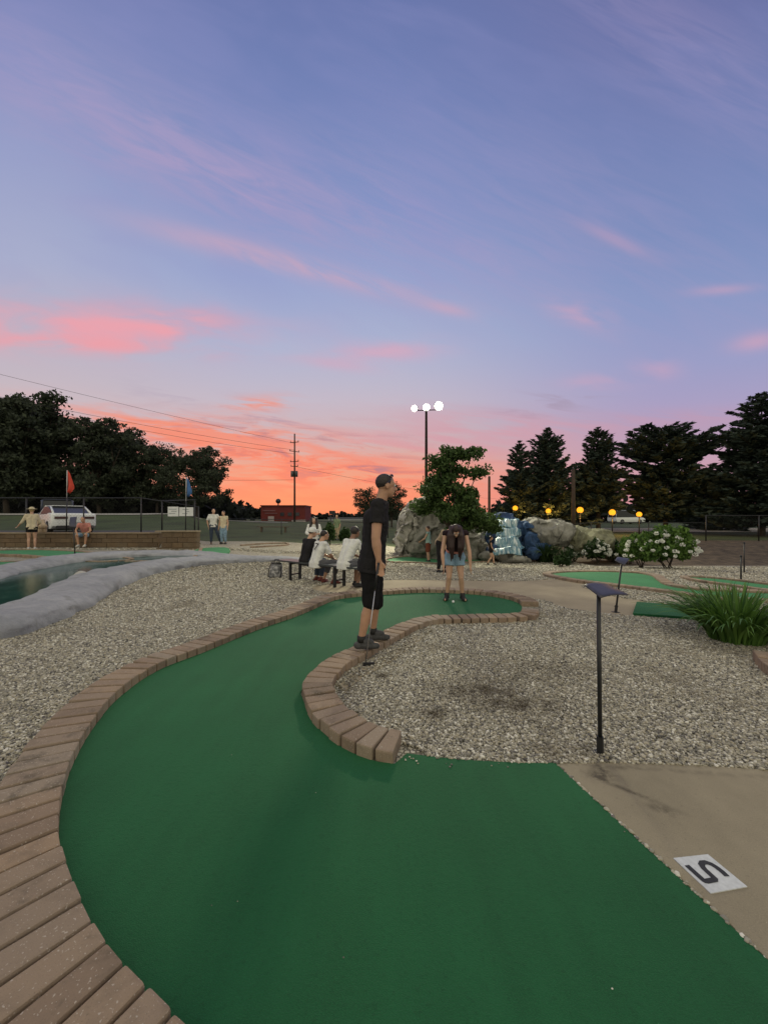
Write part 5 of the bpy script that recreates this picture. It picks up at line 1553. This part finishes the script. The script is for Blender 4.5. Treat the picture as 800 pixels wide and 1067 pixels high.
sign_stand(b3, P(76.6, 549, d), [P(80.5, 550, d - .1), P(72.8, 549.2, d), P(72.8, 538.5, d + .25), P(80.8, 538.5, d + .2)], 'dark sign stand with an upright panel behind the far pond rim', 0.016)
for (px, y0, y1, lab) in ((771.5, 606, 580, 'thin black marker stick at the edge of the right turf strip'), (774.8, 597, 566, 'thin black pole standing on the grey path before the mulch bank')):
    g = post_on(px, y0)
    t = thing('marker_stick', g, lab, 'marker stick')
    MB().tube([g, P(px, y1, g[1])], 0.016, 8).build('stick', M_BLACK, t, True)
    MB().tube([P(px, y1, g[1]), P(px, y1, g[1]) + Vector((0, 0, 0.03))], 0.024, 8).build('cap', M_BLACK, t, True)

# ---- clear tote bag by the bench
def bag():
    g = V3(G(287, 602)); d = g[1]
    t = thing('tote_bag', g, 'grey mesh bag with black trim leaning at the left end of the bench', 'bag')
    w = 0.29; h = 0.36
    m, nt, b_ = new_mat('bag_mesh'); n = tnoise(nt, obj_co(nt), 13, 4, 0.6)
    nt.links.new(ramp(nt, n, [(0.35, (0.03, 0.03, 0.035)), (0.5, (0.16, 0.16, 0.17)), (0.62, (0.40, 0.39, 0.40))]), b_.inputs['Base Color']); b_.inputs['Roughness'].default_value = 0.5
    mb = MB(); bm_v = []
    for z, k, dp in ((0, 1.0, 0.13), (0.08, 1.06, 0.15), (0.22, 0.98, 0.11), (h, 0.86, 0.05)):
        for a in range(12):
            an = 2 * math.pi * a / 12
            c_, s_ = math.cos(an), math.sin(an)
            bm_v.append(g + np.array([math.copysign(abs(c_) ** 0.6, c_) * w / 2 * k + z * 0.12, math.copysign(abs(s_) ** 0.7, s_) * dp * 0.7, z]))
    f = [[i * 12 + a, i * 12 + (a + 1) % 12, (i + 1) * 12 + (a + 1) % 12, (i + 1) * 12 + a] for i in range(3) for a in range(12)] + [list(range(12))[::-1], [36 + a for a in range(12)]]
    mb.add(bm_v, f); mb.build('body', m, t, True)
    mb = MB(); o = g
    for q in (-1, 1): mb.tube([o + (q * w * .50, -.08, 0.01), o + (q * w * .52 + .01, -.105, .09), o + (q * w * .50 + .02, -.08, .22), o + (q * w * .43 + .04, -.04, h)], 0.012, 6)
    mb.tube([o + (-w * .43 + .04, -.04, h), o + (.04, -.05, h + .01), o + (w * .43 + .04, -.04, h)], 0.014, 6); mb.tube([o + (-w * .5, -.085, .012), o + (w * .5, -.085, .012)], 0.012, 6)
    mb.build('trim', M_BLACK, t, True)
    MB().tube([o + (-.06 + .04, -.04, h), o + (-.05 + .05, -.04, h + .09), o + (.05 + .05, -.04, h + .09), o + (.06 + .05, -.04, h)], 0.010, 6).build('handle', M_BLACK, t, True)
bag()

# ---- retaining walls
def block_wall(x0, x1, y, ztop, label, courses=4):
    t = thing('retaining_wall', ((x0 + x1) / 2, y, gzf((x0 + x1) / 2, y - 0.3)), label, 'wall')
    mb = MB(); zb = 0.0; hc = (ztop - 0.06 - zb) / courses
    for k in range(courses):
        x = x0 + (0.22 if k % 2 else 0)
        while x < x1 - 0.05:
            L = min(0.44, x1 - x)
            mb.box((x + L / 2, y + random.gauss(0, 0.008), zb + hc * (k + 0.5)), (L - 0.012, 0.30, hc - 0.012), random.gauss(0, 0.01)); x += 0.44
    mb.build('block_course', M_WALLBRICK, t)
    mb = MB(); x = x0 - 0.03
    while x < x1: L = min(0.6, x1 + 0.03 - x); mb.box((x + L / 2, y - 0.01, ztop - 0.03), (L - 0.01, 0.36, 0.055)); x += 0.6
    mb.build('coping', paver_mat('coping', (0.25, 0.20, 0.14)), t)
X = lambda px, d: (px - 400) * d / F
block_wall(X(-70, 17.15), X(168, 17.15), 17.15, 0.83, 'long low brown block retaining wall behind the left turf lane')
block_wall(X(165, 16.4), X(207, 16.4), 16.4, 0.93, 'short taller brown block wall below the white sign board')

# parking lot and far road
sheet('parking_lot', [(-34, 17.8), (X(196, 17.8), 17.8), (X(196, 24.5), 24.5), (-40, 24.5)], 0.012, M_ASPH, 'structure', 'grey asphalt parking lot behind the wall', res=0.5)
sheet('road', [(-110, 41), (X(150, 43), 43), (X(300, 58), 58), (X(300, 61), 61), (X(150, 47), 47), (-110, 45)], 0.06, mat('pale_road', (0.33, 0.32, 0.30), 0.9, 0.2, 0.5), 'structure', 'pale road crossing the far lawn', res=1.0)
sheet('road', [(10, 33.2), (60, 33.0), (60, 39), (10, 39)], 0.05, mat('lit_road', (0.30, 0.27, 0.20), 0.9, 0.2, 0.5), 'structure', 'road lit by amber lamps behind the hydrangeas', res=1.0)

# ---- chain link fences
def fence(x0, y0, x1, y1, hgt, label, post=2.6, pitch=0.16, rail=True, wire=0.0018):
    n = max(1, int(math.hypot(x1 - x0, y1 - y0) / post))
    mid = ((x0 + x1) / 2, (y0 + y1) / 2)
    t = thing('chain_link_fence', (*mid, gzf(*mid)), label, 'fence')
    Lr = math.hypot(x1 - x0, y1 - y0)
    pt = lambda k: np.array([x0 + (x1 - x0) * k, y0 + (y1 - y0) * k, gzf(x0 + (x1 - x0) * k, y0 + (y1 - y0) * k)])
    tops = []
    for i in range(n + 1):
        p = pt(i / n); MB().tube([p - (0, 0, .05), p + (0, 0, hgt + 0.03)], 0.032, 8).build('post', M_BLACK, t, True); tops.append(p + (0, 0, hgt))
    MB().tube(tops, 0.022, 6).build('top_rail', M_BLACK, t, True)
    V = []; 
    dx = np.array([(x1 - x0) / Lr, (y1 - y0) / Lr, 0]); nn = np.array([-dx[1], dx[0], 0])
    s = -hgt
    while s < Lr:
        for q in (0, 1):
            a0, a1 = (s, s + hgt) if q == 0 else (s + hgt, s)
            za, zb = 0.0, hgt
            # clip to the fence's length
            def clip(sA, zA, sB, zB):
                pts = []
                for lim in (0.0, Lr):
                    pass
                tA, tB = 0.0, 1.0
                d_ = sB - sA
                for lim, sg in ((0.0, 1), (Lr, -1)):
                    fa, fb = (sA - lim) * sg, (sB - lim) * sg
                    if fa < 0 and fb < 0: return None
                    if fa < 0: tA = max(tA, fa / (fa - fb))
                    if fb < 0: tB = min(tB, fa / (fa - fb))
                if tB <= tA: return None
                return (sA + d_ * tA, zA + (zB - zA) * tA, sA + d_ * tB, zA + (zB - zA) * tB)
            c_ = clip(a0, za, a1, zb)
            if c_:
                A = pt(c_[0] / Lr) + (0, 0, c_[1]); B = pt(c_[2] / Lr) + (0, 0, c_[3])
                side = nrm(np.cross(nrm(B - A), nn)) * wire
                off = nn * (wire if q else -wire)
                V += [A - side + off, B - side + off, B + side + off, A + side + off]
        s += pitch
    quads_obj('mesh', np.array(V), M_DARKSTEEL, t)
    return t
fence(-23.5, 19.6, X(207, 19.6), 19.6, 1.78, 'tall black chain link fence behind the left wall and the white car')
fence(X(236, 30), 30, X(404, 31), 31, 1.15, 'lower black chain link fence in front of the far lawn and red building', 3.2)
fence(X(556, 26), 26, X(735, 26), 26, 1.05, 'low dark fence with pale rail behind the hydrangeas', 3.0)
fence(X(735, 23), 23, X(900, 23), 23, 1.5, 'dark fence on the mulch bank below the tallest pine', 3.0)

# ---- white sign board on the fence
def board():
    d = 19.3
    g = at(186, d); t = thing('sign_board', g, 'white sign board in a black frame by the left fence under the blue flag', 'sign board')
    for px in (169, 203): MB().tube([at(px, d), np.array(P(px, 521.5, d))], 0.035, 8).build('post', M_BLACK, t, True)
    MB().tube([np.array(P(168, 522, d)), np.array(P(204, 521, d))], 0.03, 8).build('top_rail', M_BLACK, t, True)
    for (a, b_, y0, y1) in ((175.2, 186.2, 528.0, 538.0), (187.2, 201.5, 528.6, 537.8)):
        p = np.array(P((a + b_) / 2, (y0 + y1) / 2, d - 0.08)); w = (b_ - a) * d / F; h = (y1 - y0) * d / F
        pn = MB().box(p, (w, 0.025, h)).build('panel', mat('board_white', (0.66, 0.67, 0.68), 0.6, 0.08, 6), t)
        mb = MB()
        for k, (ww, o) in enumerate(((0.72, -.04), (0.5, .08), (0.62, -.1))):
            if a > 180: ww *= 0.6
            mb.box(p + np.array([o * w, -0.015, h * (0.24 - 0.22 * k)]), (w * ww, 0.004, h * 0.07))
        mb.build('print_line', mat('print_grey', (0.28, 0.30, 0.33), 0.7), pn)
board()

# ---- flags
def flag(px, ybase, ytop, cl, label, d, w=0.20, h=1.0):
    g = at(px, d); top = np.array(P(px + 0.8, ytop, d))
    t = thing('flag_pole', g, label, 'flag')
    k = 0.58
    MB().tube([g, g + (top - g) * k], 0.026, 8).build('pole', M_BLACK, t, True)
    MB().tube([g + (top - g) * k, top], 0.018, 8).build('upper_pole', mat('pole_white', (0.5, 0.5, 0.5), 0.5), t, True)
    vs = []; f = []; n = 8
    for i in range(n + 1):
        v = i / n
        for j in range(7):
            u = j / 6
            wd = w * (0.35 + 1.1 * v if v < 0.72 else 1.15 * (1 - (v - 0.72) / 0.28 * 0.75))
            vs.append(top + np.array([0.02 + u * wd, 0.05 * math.sin(u * 7 + v * 2) * (0.3 + v), -v * h - u * 0.12]))
    q = 7
    f = [[i * q + j, i * q + j + 1, (i + 1) * q + j + 1, (i + 1) * q + j] for i in range(n) for j in range(6)]
    o = mesh_obj('flag', vs, f, cl, t, True)
    sol = o.modifiers.new('s', 'SOLIDIFY'); sol.thickness = 0.006
flag(69.5, 556, 490, mat('flag_red', (0.55, 0.06, 0.035), 0.85, 0.2, 4), 'drooping red flag on a black and white pole beside the white car', 17.8, 0.26, 0.95)
flag(193.5, 552, 497, mat('flag_blue', (0.05, 0.13, 0.32), 0.85, 0.2, 4), 'drooping blue flag on a black pole in front of the white sign board', 18.6, 0.22, 0.85)

# ---- small table by the seated man
def table():
    g = V3(G(82, 568.5)); t = thing('side_table', g, 'small pale table beside the man in the pink shirt', 'table')
    m = mat('table_white', (0.55, 0.54, 0.46), 0.6)
    MB().box(g + (-0.20, .05, .46), (0.72, 0.42, 0.04)).build('table_top', m, t)
    for sx in (-.5, .10):
        for sy in (-.10, .20): MB().tube([g + (sx, sy + .05, .44), g + (sx, sy + .05, 0)], 0.018, 6).build('leg', m, t, True)
table()

# ---- far bench
def far_bench():
    g = V3(at(285, 33)); t = thing('park_bench', g, 'far low wooden bench in front of the red building', 'bench')
    m = mat('bench_wood', (0.10, 0.075, 0.05), 0.85, 0.3, 8)
    MB().box(g + (0, 0, .46), (2.7, 0.35, .06)).build('seat', m, t)
    for q in (-1.0, 1.0): MB().box(g + (q, 0, .215), (.12, .30, .43)).build('leg', m, t)
far_bench()

# ---- cars
def car(center, az, Lc, W, prof, cabin, paint, label, name='parked_car', lights=None, wheel=0.32, cat='car'):
    """prof: (y,z) lower body side outline; cabin: (y,z) greenhouse; y from rear (0) to front (Lc)"""
    c = V3(center); f = np.array([math.sin(az), math.cos(az), 0]); r = np.array([math.cos(az), -math.sin(az), 0])
    w_ = lambda x, y, z: c + r * x + f * (y - Lc / 2) + np.array([0, 0, z])
    t = thing(name, c, label, cat)
    glass = mat('car_glass', (0.012, 0.014, 0.018), 0.3, 0.1, 3)
    def loft(pf, ws):
        n = len(pf); vs = []; fc = []
        S = len(ws)
        for (xs, ins) in ws:
            for (y, z) in pf:
                yc = sum(p[0] for p in pf) / n; zc = min(p[1] for p in pf)
                vs.append(w_(xs, yc + (y - yc) * (1 - ins), zc + (z - zc) * (1 - ins * 0.8)))
        for s_ in range(S - 1):
            for i in range(n): fc.append([s_ * n + i, s_ * n + (i + 1) % n, (s_ + 1) * n + (i + 1) % n, (s_ + 1) * n + i])
        fc.append(list(range(n))[::-1]); fc.append([(S - 1) * n + i for i in range(n)])
        return vs, fc
    h = W / 2
    v, fc = loft(prof, [(-h, 0.05), (-h * 0.97, 0.012), (-h * 0.7, 0), (h * 0.7, 0), (h * 0.97, 0.012), (h, 0.05)])
    o = mesh_obj('body', v, fc, paint, t, True); md = o.modifiers.new('b', 'BEVEL'); md.width = 0.05; md.segments = 3; md.limit_method = 'ANGLE'; md.angle_limit = R(35)
    v, fc = loft(cabin, [(-h * 0.86, 0.07), (-h * 0.76, 0.0), (h * 0.76, 0.0), (h * 0.86, 0.07)])
    mesh_obj('window', v, fc, glass, t)
    ymin, ymax = min(p[0] for p in cabin), max(p[0] for p in cabin); zt = max(p[1] for p in cabin)
    roof = [p for p in cabin if p[1] > zt - 0.08]
    a, b_ = min(p[0] for p in roof), max(p[0] for p in roof)
    mb = MB(); vs = [w_(x, y, z) for z in (zt - 0.005, zt + 0.035) for x, y in ((-h * .74, a - .02), (h * .74, a - .02), (h * .74, b_ + .02), (-h * .74, b_ + .02))]
    mb.add(vs, [[3, 2, 1, 0], [4, 5, 6, 7], [0, 1, 5, 4], [1, 2, 6, 5], [2, 3, 7, 6], [3, 0, 4, 7]]); rf = mb.build('roof', paint, t); md = rf.modifiers.new('b', 'BEVEL'); md.width = 0.018; md.segments = 2
    for q in (-1, 1):       # pillars
        for (p0, p1) in ((cabin[0], roof[0]), (cabin[-1], roof[-1])):
            MB().tube([w_(q * h * .84, p0[0], p0[1]), w_(q * h * .77, p1[0], p1[1] + 0.01)], 0.05, 6).build('pillar', paint, t, True)
    tyre = mat('tyre', (0.012, 0.012, 0.012), 0.85); rim_m = mat('wheel_rim', (0.16, 0.16, 0.17), 0.35, 0.2, metal=0.6)
    for y in (Lc * 0.20, Lc * 0.80):
        for q in (-1, 1):
            wc = w_(q * (h - 0.09), y, wheel); wt = MB().tube([wc - r * 0.115, wc - r * 0.09, wc + r * 0.09, wc + r * 0.115], [wheel * .9, wheel, wheel, wheel * .9], 20).build('wheel', tyre, t, False)
            mb = MB(); mb.tube([wc + r * q * 0.10, wc + r * q * 0.121], [wheel * .68, wheel * .60], 16)
            for k in range(5):
                an = k * 2 * math.pi / 5; mb.tube([wc + r * q * .118, wc + r * q * .124 + (f * math.cos(an) + np.array([0, 0, 1]) * math.sin(an)) * wheel * .6], 0.03, 5)
            mb.build('rim', rim_m, wt)
    if lights:
        for q in (-1, 1): MB().box(w_(q * h * .60, lights[0], lights[1]), (lights[2], 0.06, lights[3]), -az).build('taillight', lights[4], t)
        MB().box(w_(0, lights[0] - 0.004, lights[1] - 0.28), (0.5, 0.03, 0.12), -az).build('license_plate', mat('plate_w', (0.4, 0.4, 0.4), 0.6), t)
        MB().box(w_(0, lights[0] + 0.03, 0.32), (W * 0.8, 0.10, 0.16), -az).build('bumper', M_BLACK, t)
    return t
white = mat('white_paint', (0.72, 0.74, 0.73), 0.25, 0.03, 2)
taill = mat('taillight_dark', (0.05, 0.010, 0.012), 0.2)
cb_ = at(66, 21.6)
car(cb_, R(-51), 4.6, 1.86, [(0.02, .38), (0.0, .62), (0.03, .95), (0.10, 1.02), (0.75, 1.05), (1.1, 1.0), (3.2, .96), (4.25, .80), (4.55, .62), (4.6, .40), (4.4, .24), (0.25, .24)],
    [(0.42, 1.02), (1.25, 1.36), (1.6, 1.41), (2.3, 1.40), (3.35, .96)], white, 'white coupe with dark taillights parked behind the left wall', lights=(-0.005, .80, .52, .12, taill))
van = mat('van_paint', (0.035, 0.045, 0.075), 0.3, 0.1, 2)
vt = at(60, 27.0)
car(vt, R(-40), 4.9, 1.9, [(0.02, .40), (0.0, .8), (0.03, 1.10), (3.6, 1.12), (4.6, .98), (4.85, .7), (4.9, .42), (4.7, .28), (.2, .28)], [(0.05, 1.10), (0.12, 1.86), (0.3, 1.92), (2.9, 1.92), (3.9, 1.10)], van, 'dark blue van with red tail lamps parked beyond the white coupe', 'parked_van', (0.0, 1.15, .14, .36, emit('tail_red', (1.0, 0.12, 0.04), 0.7)), 0.34, 'van')
# vehicles and shelter far behind the right trees
car(at(652, 62), R(80), 5.2, 2.0, [(0.02, .45), (0, 1.0), (3.6, 1.05), (4.9, 1.0), (5.15, .8), (5.2, .45), (5, .3), (.2, .3)], [(0.03, 1.0), (0.1, 2.0), (0.3, 2.1), (3.4, 2.1), (4.3, 1.02)], white, 'white van far behind the amber lamps on the right', 'parked_van', None, 0.36, 'van')

# ---- utility pole and wires
def utility():
    d = 70.0; g = at(307, d); top = np.array(P(307, 452, d))
    wood = mat('pole_wood', (0.045, 0.032, 0.025), 0.95, 0.3, 3)
    t = thing('utility_pole', g, 'tall wooden utility pole with five crossarms and a transformer over the red building', 'utility pole')
    MB().tube([g, top], [0.19, 0.12], 10).build('pole', wood, t, True)
    ins = mat('insulator', (0.10, 0.09, 0.09), 0.4)
    for k, (y, w, tilt) in enumerate(((461, 1.0, -.1), (470.5, 1.15, .12), (481, 1.0, -.08), (486, 0.85, 0.0))):
        p = np.array(P(307, y, d)); a = MB().box(p + (0, -.14, 0), (w * 1.5, .10, .11), 0.1, 0, tilt).build('crossarm', wood, t)
        mb = MB()
        for q in (-.68, .68): mb.tube([p + (q * w, -.14, .04 - tilt * q * w), p + (q * w, -.14, .30 - tilt * q * w)], [0.07, 0.05], 6)
        mb.build('insulator', ins, a)
    for q in (-.36, .36): MB().tube([np.array(P(307, 497, d)) + (q, -.25, 0), np.array(P(307, 491, d)) + (q, -.25, 0)], 0.27, 10).build('transformer', mat('transformer_grey', (0.07, 0.07, 0.075), 0.6), t, True)
    M_W = mat('wire', (0.02, 0.02, 0.022), 0.6)
    def wire(p0, p1, sag, label, r=0.022):
        p0, p1 = V3(p0), V3(p1)
        pts = [p0 + (p1 - p0) * k + np.array([0, 0, -sag * 4 * k * (1 - k)]) for k in np.linspace(0, 1, 30)]
        o = MB().tube(pts, r, 4).build('power_line', M_W); tag(o, label, 'power line', 'power lines')
    e = P(307, 462, d)
    wire(e, P(-150, 352, 44), 0.3, 'topmost thin power line rising left from the utility pole over the dark trees', 0.02)
    wire(P(307, 469, d), P(-150, 381, 44), 0.6, 'second power line running left from the pole just above the tree tops')
    wire(P(307, 473, d), P(-150, 384, 44), 0.9, 'third power line sagging close under the second one left of the pole')
    wire(P(307, 500, d), P(-150, 494, 46), 0.3, 'low horizontal power line left of the transformer behind the trees')
    wire(P(307, 486, d), P(520, 520, 150), 1.0, 'power line falling to the right from the utility pole to the horizon')
utility()

# ---- red building, billboard, far white building
def red_building():
    d = 74.0; s = d / F
    x0, x1 = X(272, d), X(318, d); zb = gzf(0.5 * (x0 + x1), d); zt = H + (HY - 527.5) * s
    t = thing('red_building', ((x0 + x1) / 2, d, zb), 'low flat dark red building under the utility pole', 'building')
    m = mat('red_siding', (0.15, 0.022, 0.020), 0.8, 0.2, 0.6)
    MB().box(((x0 + x1) / 2, d + 3, (zb + zt) / 2), (x1 - x0, 6, zt - zb)).build('wall', m, t)
    rf = MB().box(((x0 + x1) / 2, d + 3, zt + 0.09), (x1 - x0 + .25, 6.3, .22)).build('roof', mat('roof_red', (0.10, 0.018, 0.018), 0.7), t)
    mb = MB(); p = np.array([X(288.5, d), d + 1.0, zt + .15]); mb.tube([p, p + (0, 0, .5)], .12, 8); mb.ell(p + (0, 0, .85), (.50, .50, .48)); mb.build('roof_vent', M_DARKSTEEL, rf, True)
    pale = mat('sign_pale', (0.42, 0.36, 0.36), 0.7); dk = mat('window_dark', (0.03, 0.03, 0.04), 0.2)
    wb = mat('sign_grey', (0.22, 0.10, 0.11), 0.7)
    for (a, b_, y0, y1, mm, nm) in ((274, 287, 531.5, 532.6, wb, 'wall_sign'), (276, 289, 534.4, 535.2, wb, 'wall_sign'), (279.5, 285.5, 538, 544.5, pale, 'door'), (304, 318.5, 541.5, 545.0, pale, 'wall_sign'), (292, 296, 534, 537.5, dk, 'window'), (300, 304, 534, 537.5, dk, 'window'), (308, 312, 534, 537.5, dk, 'window')):
        p = P((a + b_) / 2, (y0 + y1) / 2, d - .05); MB().box(p, ((b_ - a) * s, .10, (y1 - y0) * s)).build(nm, mm, t)
red_building()
def billboard():
    d = 110; g = at(346, d); t = thing('billboard', g, 'small dark billboard on posts on the horizon behind the bench', 'billboard')
    s = d / F; p = np.array(P(346.2, 534, d))
    MB().box(p, (6.2 * s, .25, 3.6 * s)).build('board', M_DARKSTEEL, t)
    for q in (-1.6, 1.6): MB().tube([g + (q * s, 0, 0), np.array(P(346.2 + q, 536, d))], .11, 6).build('post', M_DARKSTEEL, t, True)
    d = 135; s = d / F; zb = gzf(X(365, d), d)
    t = thing('long_building', (X(365, d), d, zb), 'long low pale building on the horizon behind the seated people', 'building')
    zt = H + (HY - 540.5) * s
    MB().box((X(365, d), d + 4, (zb + zt) / 2), (46 * s, 8, zt - zb)).build('wall', mat('pale_wall', (0.42, 0.42, 0.46), 0.8), t)
    MB().box((X(365, d), d + 4, zt + .25), (47 * s, 8.6, .5)).build('roof', mat('grey_roof', (0.10, 0.10, 0.13), 0.8), t)
billboard()

# ---- lamps
FLOOD = emit('flood_glow', (1.0, 0.97, 0.82), 14.0); HALO1 = emit('flood_halo', (1.0, 0.96, 0.80), 2.2); HALO2 = emit('flood_halo_rim', (1.0, 0.96, 0.84), 0.75)  # weaker emission of the rings round each lens imitates its glare halo
def floodlight():
    d = 27.0; g = at(444, d); top = np.array(P(444, 427, d))
    t = thing('floodlight_pole', g, 'tall pole carrying three bright white floodlights above the young tree', 'floodlight')
    MB().tube([g, top], [0.13, 0.08], 10).build('pole', mat('pole_brown', (0.022, 0.017, 0.014), 0.9, spec=0.1), t, True)
    MB().tube([top + (-.85, 0, -.05), top + (.85, 0, .0)], .035, 8).build('crossbar', M_DARKSTEEL, t, True)
    for k, (px, y, az, q) in enumerate(((432.5, 425.5, -25, .68), (444.0, 424.5, -4, .74), (456.0, 423.0, 12, .94))):
        c = np.array(P(px, y, d)); a = R(az); f = nrm((math.sin(a), -math.cos(a), -0.30)); u = nrm(np.cross(np.cross(f, (0, 0, 1)), f))
        hd = MB().tube([c + f * .22, c + f * .02, c - f * .10, c - f * .26, c - f * .34], [.33 * q, .31 * q, .27 * q, .15 * q, .07 * q], 16, False).build('lamp_head', M_DARKSTEEL, t, True)
        MB().ell(c + f * .02, (.20 * q, .20 * q, .20 * q), None, 18, 12).build('lens', FLOOD, hd, True)
        MB().tube([c + f * .0, c + f * .08], [.20 * q, .26 * q], 24, False).build('halo_ring', HALO1, hd, True)  # two added glowing rings, a painted halo that dims away from the lens
        MB().tube([c + f * .08, c + f * .19], [.26 * q, .315 * q], 24, False).build('halo_ring', HALO2, hd, True)
        L = bpy.data.lights.new('flood_lamp', 'SPOT'); L.energy = 6500.0 * q; L.color = (1.0, 0.95, 0.66); L.spot_size = R(82); L.spot_blend = 1.0; L.shadow_soft_size = 0.35
        lo = bpy.data.objects.new('flood_lamp', L); COL.objects.link(lo); lo.location = c + f * 0.5
        aim = V3((c[0] + math.sin(a) * 10, c[1] - 9.0, 0.0)) - V3(lo.location)
        lo.rotation_euler = Vector(-aim).to_track_quat('Z', 'Y').to_euler()
        MB().tube([c - f * .3, c - f * .1 + np.array([0, 0, -.16]), np.array([c[0], top[1], top[2] - .03])], .025, 6).build('bracket', M_DARKSTEEL, hd, True)
floodlight()
AMBER = emit('amber_glow', (1.0, 0.36, 0.02), 1.7); AMBER.node_tree.nodes['Principled BSDF'].inputs['Base Color'].default_value = (0.02, 0.01, 0.0, 1); AMBER.node_tree.nodes['Principled BSDF'].inputs['Specular IOR Level'].default_value = 0
def amber(px, py, d, label, r=0.26, base_z=None):
    g = at(px, d); c = np.array(P(px, py, d))
    t = thing('globe_lamp', g, label, 'street lamp', 'amber globe lamps behind the conifers')
    MB().tube([g, c - (0, 0, r * .9)], .045, 8).build('post', M_BLACK, t, True)
    MB().tube([c - (0, 0, r * 1.05), c - (0, 0, r * .8)], [.11, .15], 10).build('collar', M_BLACK, t, True)
    MB().ell(c, (r, r, r), None, 16, 10).build('globe', AMBER, t, True)
    L = bpy.data.lights.new('amber_lamp', 'POINT'); L.energy = 120.0; L.color = (1.0, 0.50, 0.10); L.shadow_soft_size = 0.08
    lo = bpy.data.objects.new('amber_lamp', L); COL.objects.link(lo); lo.location = c + np.array([0, -r - 0.40, 0.02])
for px, py, lab in ((536.5, 529.5, 'amber globe lamp below the short spruce, leftmost of the five'), (571, 532.5, 'small amber globe lamp under the tall pointed spruce'), (604, 531.5, 'bright amber globe lamp beside the thick wooden pole'), (637.5, 534, 'biggest glowing amber globe lamp just right of the bare spruce trunk'), (665.5, 536, 'amber globe lamp at the left edge of the broad pine')):
    amber(px, py, 30.5 if px > 580 else 31.5, lab, 0.24 if px in (604, 637.5) else 0.20)
wood2 = mat('pole_wood_dark', (0.055, 0.036, 0.026), 0.95, 0.3, 3)
for px, yt, d, r, lab in ((509.5, 497, 30, .11, 'plain wooden pole between the young tree and the spruces'), (597, 489, 29, .14, 'thick dark wooden pole in front of the narrow spruce')):
    g = at(px, d); t = thing('wooden_pole', g, lab, 'pole')
    MB().tube([g - (0, 0, .1), np.array(P(px, yt, d))], [r, r * .85], 10).build('shaft', wood2, t, True)
    p = np.array(P(px, yt, d)); MB().tube([p, p + (0, 0, .06)], [r * .95, r * .5], 10).build('cap', M_DARKSTEEL, t, True)

# ---- repeats share a group
GROUPS = {'broadleaf_tree': 'broadleaf trees beyond the course', 'spruce_tree': 'dark conifers behind the shrubs', 'pine_tree': 'dark conifers behind the shrubs', 'hydrangea_bush': 'hydrangeas along the mulch bank', 'brick_border': 'paver borders of the lanes', 'retaining_wall': 'brown block walls', 'chain_link_fence': 'chain link fences round the course', 'flag_pole': 'flags on the left', 'marker_stick': 'marker sticks on the right', 'daylily_clump': 'daylilies at the right edge', 'strappy_plant': 'strappy plants by the waterfall', 'round_bush': 'round bushes behind the bench', 'wooden_pole': 'wooden poles', 'person': 'people at the golf course', 'pond_edging': 'concrete edges of the pond', 'parked_van': 'parked vans'}
for o in bpy.data.objects:
    if o.parent is None and o.get('category') and not o.get('group'):
        k = o.name.split('.')[0]
        if k in GROUPS: o['group'] = GROUPS[k]
